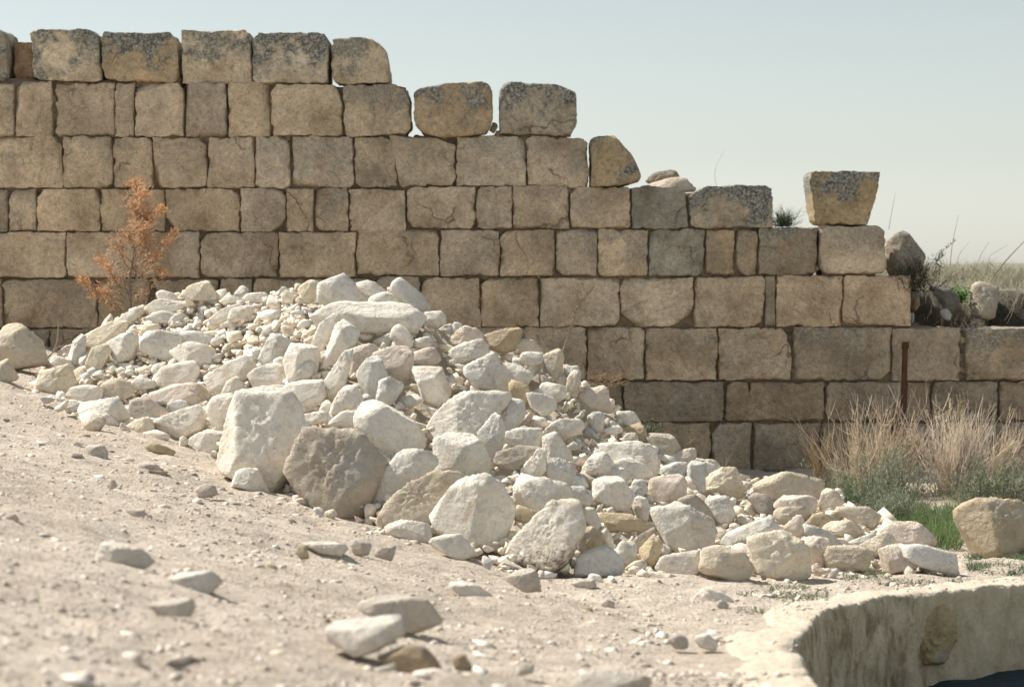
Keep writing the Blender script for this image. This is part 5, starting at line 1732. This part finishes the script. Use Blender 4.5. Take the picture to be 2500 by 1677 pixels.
rg = np.random.default_rng(91)
tb = at(1912, 553, 21.15)
tuft = empty("grass_tuft", tb)
tag(tuft, "round tuft of grey-green grass growing on the wall top", "grass tuft")
n = 260
P = fan(rg, (0, 0, 0), n, 0.27, 0.75, (0.08, 0), 0.35, 6, 0.04)
P[..., 2] -= (np.linspace(0, 1, 6) ** 2 * 0.05)[None]
blades("grass_blades", P, rg.uniform(0.0018, 0.0035, n), np.array([[0.14, 0.185, 0.115]]) * rg.uniform(0.55, 1.35, (n, 1)), M_LEAF, tuft)


def grass_patch(name, label, pxr, pyr, n, hgt, tint, seed, wid=(0.002, 0.004), back=None):
    rg = np.random.default_rng(seed)
    px = rg.uniform(pxr[0], pxr[1], n)
    py = rg.uniform(pyr[0], pyr[1], n)
    B0 = []
    for a, b in zip(px, py):
        Yh = hit_ground(a, b)
        q = at(a, b, Yh)
        q[2] = float(front_z(np.array(q[0]), Yh))
        B0.append(q)
    B0 = np.array(B0)
    cl = fbm(B0 * 5.0, 2, seed)
    B0 = B0[cl > -0.15]
    n = len(B0)
    P = fan(rg, (0, 0, 0), n, hgt, 0.45, (0, 0), 0.25, 4, 0.0) + B0[:, None, :]
    o = blades(name, P, rg.uniform(wid[0], wid[1], n), np.array([tint]) * rg.uniform(0.5, 1.5, (n, 1)) * np.array([[1, 1, 1]]) + rg.uniform(0, 0.06, (n, 1)) * np.array([[1, 0.8, 0.4]]), M_LEAF)
    return tag(o, label, "grass", None, "stuff")


grass_patch("bright_grass", "bright green grass between the heap's tail and the lone boulder", (2190, 2345), (1262, 1345), 2600, 0.17, (0.15, 0.225, 0.095), 101)
grass_patch("green_undergrowth", "dull green ground growth beneath the bushes", (2020, 2560), (1190, 1300), 4200, 0.14, (0.19, 0.215, 0.13), 102)
grass_patch("boulder_grass", "short grey-green grass at the lone boulder's foot", (2360, 2560), (1352, 1405), 2600, 0.045, (0.16, 0.21, 0.13), 103)
grass_patch("tail_grass", "sparse short grass before the heap's right tail", (2060, 2350), (1390, 1432), 1300, 0.03, (0.17, 0.21, 0.14), 104)
grass_patch("open_grass", "thin grey-green grass film on the open ground", (1800, 2020), (1430, 1500), 1300, 0.022, (0.19, 0.215, 0.15), 105)

# --- dry grass on the bank behind the low wall
rg = np.random.default_rng(111)
n = 5200
x = rg.uniform(3.75, 6.6, n)
Y = rg.uniform(21.7, 27.0, n)
z = ground_z(x, Y)
P = fan(rg, (0, 0, 0), n, 0.24, 0.5, (0.1, 0), 0.3, 5, 0.0) + np.stack([x, Y, z], 1)[:, None, :]
base = np.array([[0.44, 0.385, 0.285], [0.34, 0.31, 0.225], [0.24, 0.235, 0.165]])
tag(blades("bank_grass", P, rg.uniform(0.002, 0.004, n), base[rg.integers(0, 3, n)] * rg.uniform(0.8, 1.2, (n, 1)), M_STEM), "dry tangled grass covering the bank behind the low wall", "grass", None, "stuff")
for k, (a, b, c, d, lab, r0) in enumerate([
    (2410, 700, 2510, 575, "thick straw cane leaning right at the far right picture edge", 0.010),
    (2320, 650, 2338, 525, "tallest thin curved stalk standing on the bank", 0.004),
    (2300, 645, 2318, 592, "short forked stalk left of the tallest bank stalk", 0.004),
    (2340, 650, 2362, 588, "thin stalk right of the tallest bank stalk", 0.003),
    (2385, 650, 2413, 590, "straight thin stalk midway along the bank", 0.003),
    (2425, 650, 2446, 598, "thin stalk left of the thick straw cane's tip", 0.003),
    (2170, 560, 2186, 470, "thin wavy stalk rising behind the wall's broken end", 0.003),
    (2298, 652, 2298, 622, "stubby dark seed stalk on the bank's skyline", 0.008)]):
    tall_stalk(a, b, c, d, 22.6, lab, (0.42, 0.33, 0.22) if k == 0 else (0.33, 0.28, 0.2), 120 + k, k in (2, 7), r0=r0)
tall_stalk(1750, 455, 1762, 365, 21.4, "faint thin stalk on the wall top near the wide end block", (0.4, 0.34, 0.25), 140, False, r0=0.002)
hang = at(2470, 745, 21.5)
twig_thing("dry_runner", "dry bent runner hanging over the low wall's top at far right", "dry plant",
           [[(2495, 690), (2480, 730), (2462, 770), (2452, 782)], [(2498, 700), (2475, 745), (2468, 775), (2458, 790)]], 21.35, (0.5, 0.43, 0.33), 0.004)

# --- rusty post in front of the wall
post_t, post_b = at(2210, 836, 20.55), at(2201, 1130, 20.55)
pz = float(front_z(np.array(post_b[0]), 20.55)) - 0.1
pe = empty("rusty_post", (post_b[0], 20.55, pz))
tag(pe, "rusty square iron post standing before the low wall above the dry bushes", "post")
hgt = post_t[2] - pz
U, Fc = box_dirs(1, 1, 1, 3, 3, 16)
V = U * np.array([0.024, 0.024, hgt / 2]) + np.array([0, 0, hgt / 2])
V[:, 0] += (V[:, 2] / hgt) * (post_t[0] - post_b[0])
V += 0.002 * np.stack([fbm(V * 8, 2, 1), fbm(V * 8, 2, 2), V[:, 2] * 0], 1)
obj("shaft", mk_mesh("shaft", V, Fc, False), M_RUST, pe)
V2 = U * np.array([0.031, 0.031, 0.032]) + np.array([post_t[0] - post_b[0], 0, hgt - 0.025])
obj("collar", mk_mesh("collar", V2, Fc, False), M_RUST, pe)
